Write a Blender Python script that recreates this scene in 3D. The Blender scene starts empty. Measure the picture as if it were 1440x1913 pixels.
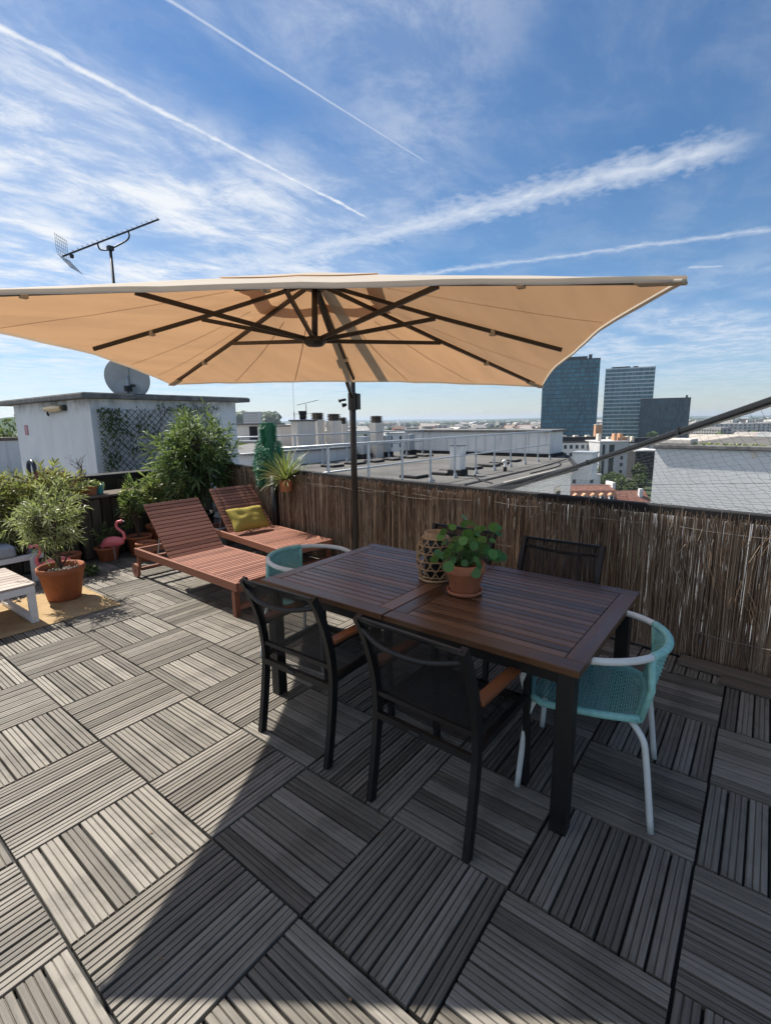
import bpy, math, random
from math import sin, cos, pi, radians, sqrt
from mathutils import Vector, Matrix, noise
V = Vector
S = bpy.context.scene
COL = S.collection
# ------------------------------------------------------------ camera
cam = bpy.data.cameras.new('camera'); camo = bpy.data.objects.new('camera', cam); COL.objects.link(camo)
cam.sensor_fit = 'HORIZONTAL'; cam.sensor_width = 36.0; cam.lens = 22.89
cam.clip_start = 0.02; cam.clip_end = 60000
yaw, pitch, roll = radians(37.8734), radians(10.521), radians(-0.7165)
F0 = V((cos(yaw), sin(yaw), 0)); R0 = V((sin(yaw), -cos(yaw), 0)); U0 = V((0, 0, 1))
FW = F0*cos(pitch) - U0*sin(pitch); UP = U0*cos(pitch) + F0*sin(pitch)
RT = R0*cos(roll) + UP*sin(roll); U2 = UP*cos(roll) - R0*sin(roll)
camo.matrix_world = Matrix(((RT.x, U2.x, -FW.x, 0), (RT.y, U2.y, -FW.y, 0), (RT.z, U2.z, -FW.z, 1.5925), (0, 0, 0, 1)))
S.camera = camo
# ------------------------------------------------------------ exposure
S.view_settings.view_transform = 'Standard'; S.view_settings.look = 'None'
S.view_settings.exposure = 0.75; S.view_settings.gamma = 1.0
S.view_settings.use_curve_mapping = False
S.render.engine = 'CYCLES'
S.cycles.use_denoising = True
S.cycles.max_bounces = 6; S.cycles.diffuse_bounces = 3; S.cycles.glossy_bounces = 2; S.cycles.transmission_bounces = 4; S.cycles.transparent_max_bounces = 16
S.cycles.volume_bounces = 0
S.cycles.use_adaptive_sampling = True; S.cycles.adaptive_threshold = 0.02
# ------------------------------------------------------------ sky
SUN_AZ, SUN_EL = 93.5, 52.0
W = bpy.data.worlds.new('World'); S.world = W; W.use_nodes = True
nt = W.node_tree; nt.nodes.clear()
def N(t, **k):
    n = nt.nodes.new(t)
    for a, b in k.items(): setattr(n, a, b)
    return n
def L(a, b): nt.links.new(a, b)
def mth(op, a, b=None, c=None, clamp=False):
    n = N('ShaderNodeMath', operation=op, use_clamp=clamp)
    for i, v in enumerate((a, b, c)):
        if v is None: continue
        if isinstance(v, (int, float)): n.inputs[i].default_value = v
        else: L(v, n.inputs[i])
    return n.outputs[0]
def maprange(v, a, b, c=0.0, d=1.0, smooth=True):
    n = N('ShaderNodeMapRange', interpolation_type='SMOOTHSTEP' if smooth else 'LINEAR', clamp=True)
    L(v, n.inputs[0])
    for i, x in enumerate((a, b, c, d)): n.inputs[1+i].default_value = x
    return n.outputs[0]
def noise_n(vec, scale, detail=5, rough=.55, dist=0.0):
    n = N('ShaderNodeTexNoise', noise_dimensions='2D')
    n.inputs['Scale'].default_value = scale; n.inputs['Detail'].default_value = detail
    n.inputs['Roughness'].default_value = rough; n.inputs['Distortion'].default_value = dist
    L(vec, n.inputs['Vector']); return n.outputs['Fac']
sky = N('ShaderNodeTexSky', sky_type='NISHITA'); sky.sun_disc = False
sky.sun_elevation = radians(SUN_EL); sky.sun_rotation = radians(90-SUN_AZ)
sky.altitude = 100; sky.air_density = 1.1; sky.dust_density = 0.12; sky.ozone_density = 1.8
tc = N('ShaderNodeTexCoord'); sep = N('ShaderNodeSeparateXYZ'); L(tc.outputs['Generated'], sep.inputs[0])
zc = mth('MAXIMUM', sep.outputs[2], 0.02)
px = mth('DIVIDE', sep.outputs[0], zc); py = mth('DIVIDE', sep.outputs[1], zc)
cmb = N('ShaderNodeCombineXYZ'); L(px, cmb.inputs[0]); L(py, cmb.inputs[1])
P = cmb.outputs[0]
def mapped(rot, sx, sy, loc=(0, 0, 0)):
    m = N('ShaderNodeMapping'); m.inputs['Rotation'].default_value = (0, 0, radians(rot))
    m.inputs['Scale'].default_value = (sx, sy, 1); m.inputs['Location'].default_value = loc
    L(P, m.inputs['Vector']); return m.outputs[0]
# cirrus: a broad veil times streaky detail
veil = maprange(noise_n(mapped(20, .55, .8, (3.1, 1.4, 0)), 1.0, 2, .5, 0), .20, .55)
fine = maprange(noise_n(mapped(-20, 1.0, 1.55, (.4, 2.0, 0)), 1.9, 7, .68, .22), .36, .72)
cir = mth('MULTIPLY', veil, mth('ADD', mth('MULTIPLY', fine, .74), .30), clamp=True)
# more cirrus toward the sun side of the sky
side = maprange(mth('SUBTRACT', py, mth('MULTIPLY', px, .85)), -.7, .75, .13, 1.0, False)
side = mth('MAXIMUM', side, maprange(sep.outputs[2], .30, .12, 0.0, .62))
cir = mth('MULTIPLY', cir, side)
low = maprange(sep.outputs[2], .0, .16, .45, 1.0)
cir = mth('MULTIPLY', cir, low)
wob = noise_n(mapped(0, 1, 1), 5.0, 2, .6)
wob2 = noise_n(mapped(0, 1, 1, (5, 5, 0)), 17.0, 3, .6)
def contrail(A, B, w0, w1, amp, fuzz, strength, wobble=.02):
    ax, ay = A; bx, by = B; l = sqrt((bx-ax)**2+(by-ay)**2); dx, dy = (bx-ax)/l, (by-ay)/l
    ux = mth('SUBTRACT', px, ax); uy = mth('SUBTRACT', py, ay)
    t = mth('DIVIDE', mth('ADD', mth('MULTIPLY', ux, dx), mth('MULTIPLY', uy, dy)), l)
    s = mth('ADD', mth('MULTIPLY', ux, -dy), mth('MULTIPLY', uy, dx))
    s = mth('ADD', s, mth('MULTIPLY', mth('SUBTRACT', wob, .5), wobble))
    wd = maprange(t, 0, 1, w0, w1, False)
    wd = mth('MULTIPLY', wd, mth('ADD', mth('MULTIPLY', wob2, 1.5*fuzz), 1-.75*fuzz))
    core = mth('SUBTRACT', 1.0, mth('DIVIDE', mth('ABSOLUTE', s), wd), clamp=True)
    core = mth('POWER', core, amp)
    ends = mth('MULTIPLY', maprange(t, -.02, .06), maprange(t, 1.02, .93))
    body = mth('ADD', mth('MULTIPLY', wob2, .9*fuzz), 1-.45*fuzz)
    return mth('MULTIPLY', mth('MULTIPLY', mth('MULTIPLY', core, ends), body), strength)
trails = [
    contrail((.1, 1.650), (2.12, 1.697), .026, .014, .55, 1.0, .85, .02),
    contrail((.3, 1.278), (1.84, 1.176), .010, .005, .6, .3, .55, .008),
    contrail((2.13, 3.3), (2.44, .12), .27, .19, 1.1, .8, .62, .16),
    contrail((2.96, 2.3), (3.62, .0), .10, .10, 1.5, 1.0, .46, .10),
    contrail((4.09, .56), (4.21, .36), .05, .03, .8, .6, .5, .05),
]
tr = trails[0]
for x in trails[1:]: tr = mth('MAXIMUM', tr, x)
cl = mth('MAXIMUM', cir, tr)
hsv = N('ShaderNodeHueSaturation'); hsv.inputs['Saturation'].default_value = 1.27; hsv.inputs['Value'].default_value = 1.25
L(sky.outputs[0], hsv.inputs['Color'])
mix = N('ShaderNodeMix', data_type='RGBA'); L(cl, mix.inputs['Factor'])
tint = N('ShaderNodeMix', data_type='RGBA', blend_type='MULTIPLY'); tint.inputs['Factor'].default_value = 1; L(hsv.outputs[0], tint.inputs['A']); hz_ = N('ShaderNodeMix', data_type='RGBA'); L(maprange(sep.outputs[2], .0, .32, 1.0, 0.0), hz_.inputs['Factor']); hz_.inputs['A'].default_value = (.90, .985, 1.06, 1); hz_.inputs['B'].default_value = (.78, .885, 1.18, 1); L(hz_.outputs['Result'], tint.inputs['B'])
L(tint.outputs['Result'], mix.inputs['A']); mix.inputs['B'].default_value = (10.6, 11.0, 11.6, 1)
bg = N('ShaderNodeBackground'); L(mix.outputs['Result'], bg.inputs[0]); bg.inputs[1].default_value = 0.05
out = N('ShaderNodeOutputWorld'); L(bg.outputs[0], out.inputs[0])
W.cycles.sampling_method = 'MANUAL'; W.cycles.sample_map_resolution = 256
# ------------------------------------------------------------ sun
sl = bpy.data.lights.new('sun', 'SUN'); sl.energy = 5.0; sl.angle = radians(.53); sl.color = (1, .95, .87)
so = bpy.data.objects.new('sun', sl); COL.objects.link(so)
sd = V((cos(radians(SUN_AZ))*cos(radians(SUN_EL)), sin(radians(SUN_AZ))*cos(radians(SUN_EL)), sin(radians(SUN_EL))))
so.rotation_euler = (-sd).to_track_quat('-Z', 'Y').to_euler(); so.location = sd*30
SUN_DIR = sd

# ------------------------------------------------------------ mesh helper
class MB:
    def __init__(s): s.v = []; s.f = []; s.r = []; s.cr = 0.0
    def vert(s, p): s.v.append((p[0], p[1], p[2])); s.r.append(s.cr); return len(s.v)-1
    def quad(s, *ps): s.f.append([s.vert(p) for p in ps])
    def box(s, p0, p1, M=None):
        x0, y0, z0 = p0; x1, y1, z1 = p1
        c = [V((x, y, z)) for z in (z0, z1) for y in (y0, y1) for x in (x0, x1)]
        if M is not None: c = [M @ q for q in c]
        i = [s.vert(q) for q in c]
        for a in ((0, 2, 3, 1), (4, 5, 7, 6), (0, 1, 5, 4), (2, 6, 7, 3), (0, 4, 6, 2), (1, 3, 7, 5)): s.f.append([i[k] for k in a])
        return s
    def cbox(s, c, d, M=None):
        return s.box((c[0]-d[0]/2, c[1]-d[1]/2, c[2]-d[2]/2), (c[0]+d[0]/2, c[1]+d[1]/2, c[2]+d[2]/2), M)
    def bar(s, a, b, w, h, up=(0, 0, 1)):      # rectangular bar from a to b
        a = V(a); b = V(b); d = (b-a).normalized(); u = V(up)
        x = d.cross(u)
        if x.length < 1e-4: x = d.cross(V((1, 0, 0)))
        x.normalize(); z = x.cross(d)
        c = [p + x*sx*w/2 + z*sz*h/2 for p in (a, b) for sx, sz in ((-1, -1), (1, -1), (1, 1), (-1, 1))]
        i = [s.vert(q) for q in c]
        for k in range(4): s.f.append([i[k], i[(k+1) % 4], i[4+(k+1) % 4], i[4+k]])
        s.f.append([i[3], i[2], i[1], i[0]]); s.f.append([i[4], i[5], i[6], i[7]])
        return s
    def tube(s, pts, r, n=8, cap=True, closed=False):
        pts = [V(p) for p in pts]; m = len(pts)
        rr = r if isinstance(r, (list, tuple)) else [r]*m
        rings = []; prev = None
        for k, p in enumerate(pts):
            if closed: d = pts[(k+1) % m]-pts[k-1]
            else: d = pts[min(k+1, m-1)]-pts[max(k-1, 0)]
            d.normalize()
            if prev is None:
                x = d.orthogonal().normalized()
            else:
                x = prev - d*prev.dot(d)
                if x.length < 1e-5: x = d.orthogonal()
                x.normalize()
            prev = x; y = d.cross(x)
            rings.append([s.vert(p + (x*cos(2*pi*j/n)+y*sin(2*pi*j/n))*rr[k]) for j in range(n)])
        for k in range(m if closed else m-1):
            A = rings[k]; B = rings[(k+1) % m]
            for j in range(n): s.f.append([A[j], A[(j+1) % n], B[(j+1) % n], B[j]])
        if cap and not closed: s.f.append(rings[0][::-1]); s.f.append(rings[-1])
        return s
    def lathe(s, prof, n=24, c=(0, 0, 0), M=None):     # prof: (r, z) list
        rings = []
        for r, z in prof:
            ring = []
            for j in range(n):
                q = V((r*cos(2*pi*j/n), r*sin(2*pi*j/n), z))
                if M is not None: q = M @ q
                ring.append(s.vert(q+V(c)))
            rings.append(ring)
        for A, B in zip(rings, rings[1:]):
            for j in range(n): s.f.append([A[j], A[(j+1) % n], B[(j+1) % n], B[j]])
        return s
    def ext(s, poly, d, M=None):      # polygon (list of 3d) extruded by vector d
        d = V(d); a = [V(p) for p in poly]; b = [p+d for p in a]
        if M is not None: a = [M@p for p in a]; b = [M@p for p in b]
        i = [s.vert(p) for p in a]; j = [s.vert(p) for p in b]; n = len(i)
        s.f.append(i[::-1]); s.f.append(j)
        for k in range(n): s.f.append([i[k], i[(k+1) % n], j[(k+1) % n], j[k]])
        return s
    def leaf(s, p, d, side, L_, W_, droop=.15):
        p = V(p); d = V(d).normalized(); x = d.cross(V(side))
        if x.length < 1e-3: x = d.orthogonal()
        x.normalize(); dn = V((0, 0, -1))
        m = p+d*L_*.5+dn*droop*L_*.2; t = p+d*L_+dn*droop*L_*.8
        i = [s.vert(q) for q in (p-x*W_*.12, p+x*W_*.12, m+x*W_*.5, t, m-x*W_*.5)]
        s.f.append([i[0], i[1], i[2], i[4]]); s.f.append([i[4], i[2], i[3]])
    def mesh(s, name):
        me = bpy.data.meshes.new(name); me.from_pydata(s.v, [], s.f)
        if any(s.r):
            at = me.attributes.new('rnd', 'FLOAT', 'POINT'); at.data.foreach_set('value', s.r)
        me.update(); return me
    def build(s, name, mat, parent=None, smooth=False, kind=None, bevel=0.0, label=None, seg=2):
        me = s.mesh(name)
        if mat: me.materials.append(mat)
        if smooth: me.shade_smooth()
        o = bpy.data.objects.new(name, me); COL.objects.link(o)
        if parent is not None: o.parent = parent
        if bevel:
            b = o.modifiers.new('bevel', 'BEVEL'); b.width = bevel; b.segments = seg; b.limit_method = 'ANGLE'; b.angle_limit = radians(40)
        if kind: o['kind'] = kind
        if label: o['label'] = label
        return o
def tag(o, label=None, cat=None, group=None, kind=None):
    for k, v in (('label', label), ('category', cat), ('group', group), ('kind', kind)):
        if v: o[k] = v
    return o
def thing(name, label, cat, loc=(0, 0, 0), rz=0, group=None):
    o = bpy.data.objects.new(name, None); COL.objects.link(o); o.empty_display_size = .1
    o.location = loc; o.rotation_euler = (0, 0, radians(rz))
    return tag(o, label, cat, group)
def copy_tree(o, parent=None):
    c = o.copy(); COL.objects.link(c)
    if parent is not None: c.parent = parent
    for ch in list(o.children): copy_tree(ch, c)
    return c
def inst(me, name, parent, loc=(0, 0, 0), rot=(0, 0, 0), scale=(1, 1, 1)):
    o = bpy.data.objects.new(name, me); COL.objects.link(o); o.parent = parent
    o.location = loc; o.rotation_euler = rot; o.scale = scale; return o
def arc(c, r, a0, a1, n, z=0.0, plane='xy'):
    out = []
    for k in range(n+1):
        a = radians(a0+(a1-a0)*k/n)
        if plane == 'xy': out.append(V((c[0]+r*cos(a), c[1]+r*sin(a), z)))
        elif plane == 'xz': out.append(V((c[0]+r*cos(a), z, c[1]+r*sin(a))))
        else: out.append(V((z, c[0]+r*cos(a), c[1]+r*sin(a))))
    return out
def smooth_path(pts, n=6):      # Catmull-Rom
    pts = [V(p) for p in pts]; out = []
    for k in range(len(pts)-1):
        p0 = pts[max(k-1, 0)]; p1 = pts[k]; p2 = pts[k+1]; p3 = pts[min(k+2, len(pts)-1)]
        for j in range(n):
            t = j/n
            out.append(.5*((2*p1)+(p2-p0)*t+(2*p0-5*p1+4*p2-p3)*t*t+(3*p1-p0-3*p2+p3)*t**3))
    out.append(pts[-1]); return out

# ------------------------------------------------------------ materials
class MatB:
    def __init__(s, name):
        s.m = bpy.data.materials.new(name); s.m.use_nodes = True; s.t = s.m.node_tree; s.n = s.t.nodes
        s.p = s.n['Principled BSDF']; s.o = s.n['Material Output']; s._tc = None
    def node(s, t, **k):
        n = s.n.new(t)
        for a, b in k.items(): setattr(n, a, b)
        return n
    def link(s, a, b): s.t.links.new(a, b)
    def val(s, sock, v):
        if isinstance(v, (int, float)): sock.default_value = v
        elif isinstance(v, tuple): sock.default_value = v if len(v) == 4 else (*v, 1)
        else: s.link(v, sock)
    def tc(s, which='Object'):
        if s._tc is None: s._tc = s.node('ShaderNodeTexCoord')
        return s._tc.outputs[which]
    def mapping(s, scale=(1, 1, 1), rot=(0, 0, 0), which='Object', loc=(0, 0, 0), vec=None):
        m = s.node('ShaderNodeMapping'); m.inputs['Scale'].default_value = scale; m.inputs['Rotation'].default_value = rot
        m.inputs['Location'].default_value = loc
        s.link(vec if vec is not None else s.tc(which), m.inputs['Vector']); return m.outputs[0]
    def noise(s, scale=5, detail=5, rough=.55, vec=None, dist=0.0, dims='3D', w=None):
        n = s.node('ShaderNodeTexNoise', noise_dimensions='4D' if w is not None else dims)
        n.inputs['Scale'].default_value = scale; n.inputs['Detail'].default_value = detail
        n.inputs['Roughness'].default_value = rough; n.inputs['Distortion'].default_value = dist
        s.link(vec if vec is not None else s.tc(), n.inputs['Vector'])
        if w is not None: s.link(w, n.inputs['W'])
        return n.outputs['Fac']
    def math(s, op, a, b=None, clamp=False):
        n = s.node('ShaderNodeMath', operation=op, use_clamp=clamp); s.val(n.inputs[0], a)
        if b is not None: s.val(n.inputs[1], b)
        return n.outputs[0]
    def rng(s, v, a, b, c=0.0, d=1.0):
        n = s.node('ShaderNodeMapRange', clamp=True); s.link(v, n.inputs[0])
        for i, x in enumerate((a, b, c, d)): n.inputs[1+i].default_value = x
        return n.outputs[0]
    def ramp(s, fac, stops):
        r = s.node('ShaderNodeValToRGB'); e = r.color_ramp.elements
        while len(e) < len(stops): e.new(.5)
        for k, (p, c) in enumerate(stops): e[k].position = p; e[k].color = (*c, 1)
        s.link(fac, r.inputs[0]); return r.outputs[0]
    def mix(s, f, a, b, blend='MIX'):
        m = s.node('ShaderNodeMix', data_type='RGBA', blend_type=blend); s.val(m.inputs['Factor'], f)
        s.val(m.inputs['A'], a); s.val(m.inputs['B'], b); return m.outputs['Result']
    def bump(s, h, strength=.3, dist=.005):
        b = s.node('ShaderNodeBump'); b.inputs['Strength'].default_value = strength; b.inputs['Distance'].default_value = dist
        s.link(h, b.inputs['Height']); s.link(b.outputs[0], s.p.inputs['Normal']); return b.outputs[0]
    def rnd(s):
        a = s.node('ShaderNodeAttribute', attribute_name='rnd'); i = s.node('ShaderNodeObjectInfo')
        return s.math('FRACT', s.math('ADD', a.outputs['Fac'], i.outputs['Random']))
    def attr(s):
        return s.node('ShaderNodeAttribute', attribute_name='rnd').outputs['Fac']
    def orand(s): return s.node('ShaderNodeObjectInfo').outputs['Random']
    def done(s, col=None, rough=.6, metal=0.0, spec=None, coat=None):
        if col is not None: s.val(s.p.inputs['Base Color'], col)
        s.val(s.p.inputs['Roughness'], rough); s.val(s.p.inputs['Metallic'], metal)
        if spec is not None: s.p.inputs['Specular IOR Level'].default_value = spec
        if coat is not None: s.p.inputs['Coat Weight'].default_value = coat
        return s.m
def wood(name, cols, axis='x', rough=.6, spec=.3, grain=60, contrast=1.0, bump=.25, blot=None, rv=.35):
    b = MatB(name); r = b.rnd()
    sc = {'x': (2.2, grain, grain), 'y': (grain, 2.2, grain), 'z': (grain, grain, 2.2)}[axis]
    g = b.noise(1.0, 6, .65, b.mapping(sc), .6, w=b.math('MULTIPLY', r, 37.0))
    big = b.noise(1.0, 3, .5, b.mapping(tuple(x*.12 for x in sc)), .3, w=b.math('MULTIPLY', r, 11.0))
    f = b.math('ADD', b.math('MULTIPLY', g, .55*contrast), b.math('MULTIPLY', big, .25))
    f = b.math('ADD', f, b.math('MULTIPLY', r, rv)); f = b.math('ADD', f, .055-rv*.5-max(0, contrast-1.0)*.27)
    c = b.ramp(f, [(.12, cols[0]), (.5, cols[1]), (.88, cols[2])])
    if blot:
        bl = b.rng(b.noise(blot[0], 5, .6, b.tc('Object')), .5, .72)
        c = b.mix(b.math('MULTIPLY', bl, blot[2]), c, blot[1])
    b.bump(g, bump, .002)
    return b.done(c, b.rng(g, .3, .7, rough-.1, rough+.12), spec=spec)
def plain(name, col, rough=.5, metal=0.0, var=.12, scale=8, bump=0.0, spec=None):
    b = MatB(name); n = b.noise(scale, 6, .6)
    d = tuple(x*(1-var) for x in col); e = tuple(min(1, x*(1+var)) for x in col)
    c = b.ramp(n, [(.3, d), (.7, e)])
    if bump: b.bump(b.noise(scale*6, 5, .6), bump, .004)
    return b.done(c, b.rng(n, .3, .7, rough*.85, min(1, rough*1.15)), metal, spec)
def leafmat(name, stops, trans=.35, rough=.45, tcol=None):
    b = MatB(name); r = b.rnd(); c = b.ramp(r, stops)
    c = b.mix(b.rng(b.noise(14, 2, .5), .35, .7, 0, .35), c, (.02, .03, .012))
    b.val(b.p.inputs['Base Color'], c); b.p.inputs['Roughness'].default_value = rough
    t = b.node('ShaderNodeBsdfTranslucent'); k = b.mix(.5, c, tcol or (.3, .4, .08)); b.link(k, t.inputs[0])
    m = b.node('ShaderNodeMixShader'); m.inputs[0].default_value = trans
    b.link(b.p.outputs[0], m.inputs[1]); b.link(t.outputs[0], m.inputs[2]); b.link(m.outputs[0], b.o.inputs[0])
    return b.m
M = {}
M['deckx'] = wood('deck_wood_x', [(.04, .034, .026), (.18, .160, .130), (.33, .302, .258)], 'x', .6, .35, 120, 1.9, 1.0, (5, (.06, .053, .042), .65), .34)
M['decky'] = wood('deck_wood_y', [(.04, .034, .026), (.18, .160, .130), (.33, .302, .258)], 'y', .6, .35, 120, 1.9, 1.0, (5, (.06, .053, .042), .65), .34)
M['deckbase'] = plain('black_plastic_grid', (.012, .012, .012), .8)
M['table'] = wood('dark_table_wood_y', [(.032, .013, .005), (.125, .055, .023), (.25, .13, .068)], 'y', .33, .42, 40, 1.2, .3, (5, (.15, .09, .065), .45), .5)
M['tablex'] = wood('dark_table_wood_x', [(.032, .013, .005), (.125, .055, .023), (.25, .13, .068)], 'x', .33, .42, 40, 1.2, .3, (5, (.15, .09, .065), .45), .5)
M['loungex'] = wood('lounger_wood_x', [(.14, .058, .038), (.29, .132, .088), (.39, .20, .14)], 'x', .5, .35, 40, .8)
M['loungey'] = wood('lounger_wood_y', [(.12, .042, .024), (.25, .098, .058), (.34, .155, .098)], 'y', .5, .35, 40, .8)
M['armwood'] = wood('armrest_wood', [(.12, .04, .015), (.25, .085, .03), (.34, .13, .05)], 'x', .45, .4, 40, .8)
M['benchwood'] = wood('greyed_bench_wood', [(.24, .19, .16), (.40, .33, .28), (.52, .45, .40)], 'x', .65, .3, 45, .8)
M['oldwood'] = wood('old_mossy_shade_wood', [(.02, .017, .012), (.06, .05, .036), (.17, .15, .12)], 'z', .85, .2, 25, 1.2, .4)  # mossy planter planks; on the rear wall the dark tone stands for shade
M['kerb'] = wood('kerb_timber', [(.05, .04, .032), (.12, .095, .075), (.22, .18, .145)], 'y', .8, .2, 30)
M['black'] = plain('black_aluminium', (.005, .005, .0055), .5, 0, .2, 20)
M['bronze'] = plain('bronze_umbrella_metal', (.045, .037, .032), .4, .3, .15, 20)
M['whitepaint'] = plain('white_powder_coat', (.72, .72, .70), .4, 0, .05, 12)
M['galv'] = plain('galvanised_steel', (.45, .48, .50), .42, .35, .12, 15)
M['steel'] = plain('dark_steel', (.035, .035, .038), .5, .2, .2, 15)
M['mint'] = plain('mint_rope', (.24, .52, .485), .55, 0, .15, 40)
M['mintpaint'] = plain('chair_tube_enamel', (.62, .65, .64), .35, 0, .06, 20)
M['terra'] = plain('terracotta', (.36, .115, .045), .75, 0, .22, 9, .15)
M['terra2'] = plain('terracotta_light', (.42, .15, .07), .72, 0, .15, 12, .1)
M['soil'] = plain('soil', (.035, .024, .016), .95, 0, .5, 60, .6)
M['teal'] = plain('teal_glaze', (.06, .30, .33), .3)
M['bluewhite'] = plain('pale_blue_plastic', (.42, .50, .54), .45)
M['pink'] = plain('flamingo_plastic', (.74, .17, .19), .38, 0, .1, 10)
M['pinkbeak'] = plain('beak_black', (.02, .02, .02), .4)
M['cushion'] = plain('grey_cushion', (.34, .36, .39), .9, 0, .1, 30, .15)
M['rattan'] = plain('rattan_cane', (.42, .26, .13), .55, 0, .3, 30)
M['stone'] = plain('roof_slab_concrete', (.15, .145, .14), .9, 0, .45, 7, .5)
M['bitumen'] = plain('black_bitumen', (.013, .013, .014), .85, 0, .3, 10)
M['wire'] = plain('wire', (.42, .38, .33), .5, .3)
M['gtinsel'] = plain('green_tinsel', (.022, .20, .10), .35, 0, .3, 30)
M['gpost'] = plain('green_post_paint', (.01, .12, .05), .5)
M['dish'] = plain('dish_grey', (.58, .60, .62), .45, .1, .1, 5)
M['bark'] = plain('bark', (.085, .06, .042), .85, 0, .35, 30, .4)
M['darkrope'] = plain('net_cord', (.03, .03, .032), .7)
# ------------------------------------------------------------ more materials
def stucco(name, col, stain=.5, zt=None):
    b = MatB(name); n = b.noise(1.6, 7, .6); st = b.noise(1.0, 6, .6, b.mapping((6, 6, .55)))
    c = b.ramp(n, [(.25, tuple(x*.86 for x in col)), (.7, col)])
    k = b.math('MULTIPLY', b.rng(st, .52, .76), stain)
    c = b.mix(k, c, (.22, .215, .20))
    if zt is not None:
        sp_ = b.node('ShaderNodeSeparateXYZ'); b.link(b.tc(), sp_.inputs[0])
        edge = b.math('MULTIPLY', b.rng(sp_.outputs[2], zt-.22, zt), b.rng(b.noise(3.5, 7, .7, b.mapping((1, 1, .5))), .42, .66))
        c = b.mix(b.math('MULTIPLY', edge, .75), c, (.10, .085, .06))
    b.bump(b.noise(45, 6, .65), .22, .01)
    return b.done(c, .88, spec=.2)
M['stucco'] = stucco('white_stucco', (.80, .80, .79), .10, 1.97)
M['stucco2'] = stucco('stained_white_wall', (.72, .72, .71), .55)
M['cream'] = stucco('chimney_render', (.74, .67, .585), .06)
M['palewall'] = stucco('pale_painted_gable', (.80, .80, .78), .10)
def roofmat():
    b = MatB('roof_felt'); n = b.noise(.5, 7, .65); f = b.noise(40, 4, .7)
    c = b.ramp(n, [(.3, (.075, .072, .067)), (.5, (.125, .12, .112)), (.75, (.18, .173, .162))])
    c = b.mix(b.rng(b.noise(3, 6, .7), .55, .75, 0, .5), c, (.07, .068, .064))
    b.bump(f, .4, .01); return b.done(c, .92, spec=.2)
M['roof'] = roofmat()
def reedmat():
    b = MatB('reed'); r = b.attr(); n = b.noise(1, 4, .6, b.mapping((8, 8, 3)))
    band = b.noise(1, 3, .5, b.mapping((.001, 2.4, .35)))
    f = b.math('ADD', b.math('MULTIPLY', r, .8), b.math('MULTIPLY', n, .25))
    f = b.math('ADD', f, b.math('MULTIPLY', b.math('SUBTRACT', band, .5), .6))
    c = b.ramp(f, [(.1, (.04, .024, .014)), (.4, (.18, .112, .069)), (.68, (.34, .235, .155)), (.98, (.60, .49, .37))])
    b.val(b.p.inputs['Base Color'], c); b.p.inputs['Roughness'].default_value = .6
    t = b.node('ShaderNodeBsdfTranslucent'); b.link(c, t.inputs[0]); m = b.node('ShaderNodeMixShader'); m.inputs[0].default_value = .15
    b.link(b.p.outputs[0], m.inputs[1]); b.link(t.outputs[0], m.inputs[2]); b.link(m.outputs[0], b.o.inputs[0]); return b.m
M['reed'] = reedmat()
def fabric(name, dif, tra, k, wv=900):
    b = MatB(name); n = b.noise(2.2, 5, .6); n2 = b.noise(1.0, 5, .65, b.mapping((1.2, 9, 3)))
    d = b.mix(b.rng(n, .35, .75, 0, .28), dif, tuple(x*.72 for x in dif))
    t_ = b.mix(b.rng(n2, .40, .75, 0, .6), tra, tuple(x*.62 for x in tra))
    b.val(b.p.inputs['Base Color'], d); b.p.inputs['Roughness'].default_value = .85; b.p.inputs['Specular IOR Level'].default_value = .15
    b.bump(b.noise(1.0, 5, .6, b.mapping((6, 6, 6))), .25, .012)
    t = b.node('ShaderNodeBsdfTranslucent'); b.link(t_, t.inputs[0]); m = b.node('ShaderNodeMixShader'); m.inputs[0].default_value = k
    b.link(b.p.outputs[0], m.inputs[1]); b.link(t.outputs[0], m.inputs[2]); b.link(m.outputs[0], b.o.inputs[0]); return b.m
M['canopy'] = fabric('umbrella_fabric', (.86, .77, .65), (.39, .212, .102), .5)
M['hem'] = fabric('umbrella_hem', (.80, .72, .60), (.45, .32, .2), .4)
M['pillow'] = fabric('mustard_cotton', (.40, .32, .075), (.4, .3, .05), .08)
def textilene():
    b = MatB('black_mesh_fabric'); b.p.inputs['Base Color'].default_value = (.011, .011, .0125, 1); b.p.inputs['Roughness'].default_value = .6; b.p.inputs['Specular IOR Level'].default_value = .25
    t = b.node('ShaderNodeBsdfTransparent'); m = b.node('ShaderNodeMixShader')
    ck = b.node('ShaderNodeTexChecker'); ck.inputs['Scale'].default_value = 420; b.link(b.tc(), ck.inputs['Vector'])
    b.link(b.rng(ck.outputs['Fac'], 0, 1, .14, .42), m.inputs[0])
    b.link(b.p.outputs[0], m.inputs[1]); b.link(t.outputs[0], m.inputs[2]); b.link(m.outputs[0], b.o.inputs[0]); return b.m
M['mesh'] = textilene()
def jute():
    b = MatB('jute_mat'); w = b.node('ShaderNodeTexWave', bands_direction='X'); w.inputs['Scale'].default_value = 34; w.inputs['Distortion'].default_value = 1.2
    b.link(b.tc(), w.inputs['Vector']); n = b.noise(7, 6, .65)
    c = b.ramp(b.math('ADD', b.math('MULTIPLY', w.outputs['Fac'], .45), b.math('MULTIPLY', n, .6)), [(.2, (.22, .14, .07)), (.6, (.44, .31, .165)), (.9, (.56, .43, .26))])
    b.bump(w.outputs['Fac'], .5, .004); return b.done(c, .9, spec=.1)
M['jute'] = jute()
M['lf_pot'] = leafmat('grey_green_leaf', [(0, (.12, .15, .05)), (.4, (.25, .29, .10)), (.75, (.47, .49, .22)), (1, (.66, .65, .40))], .38)
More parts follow.
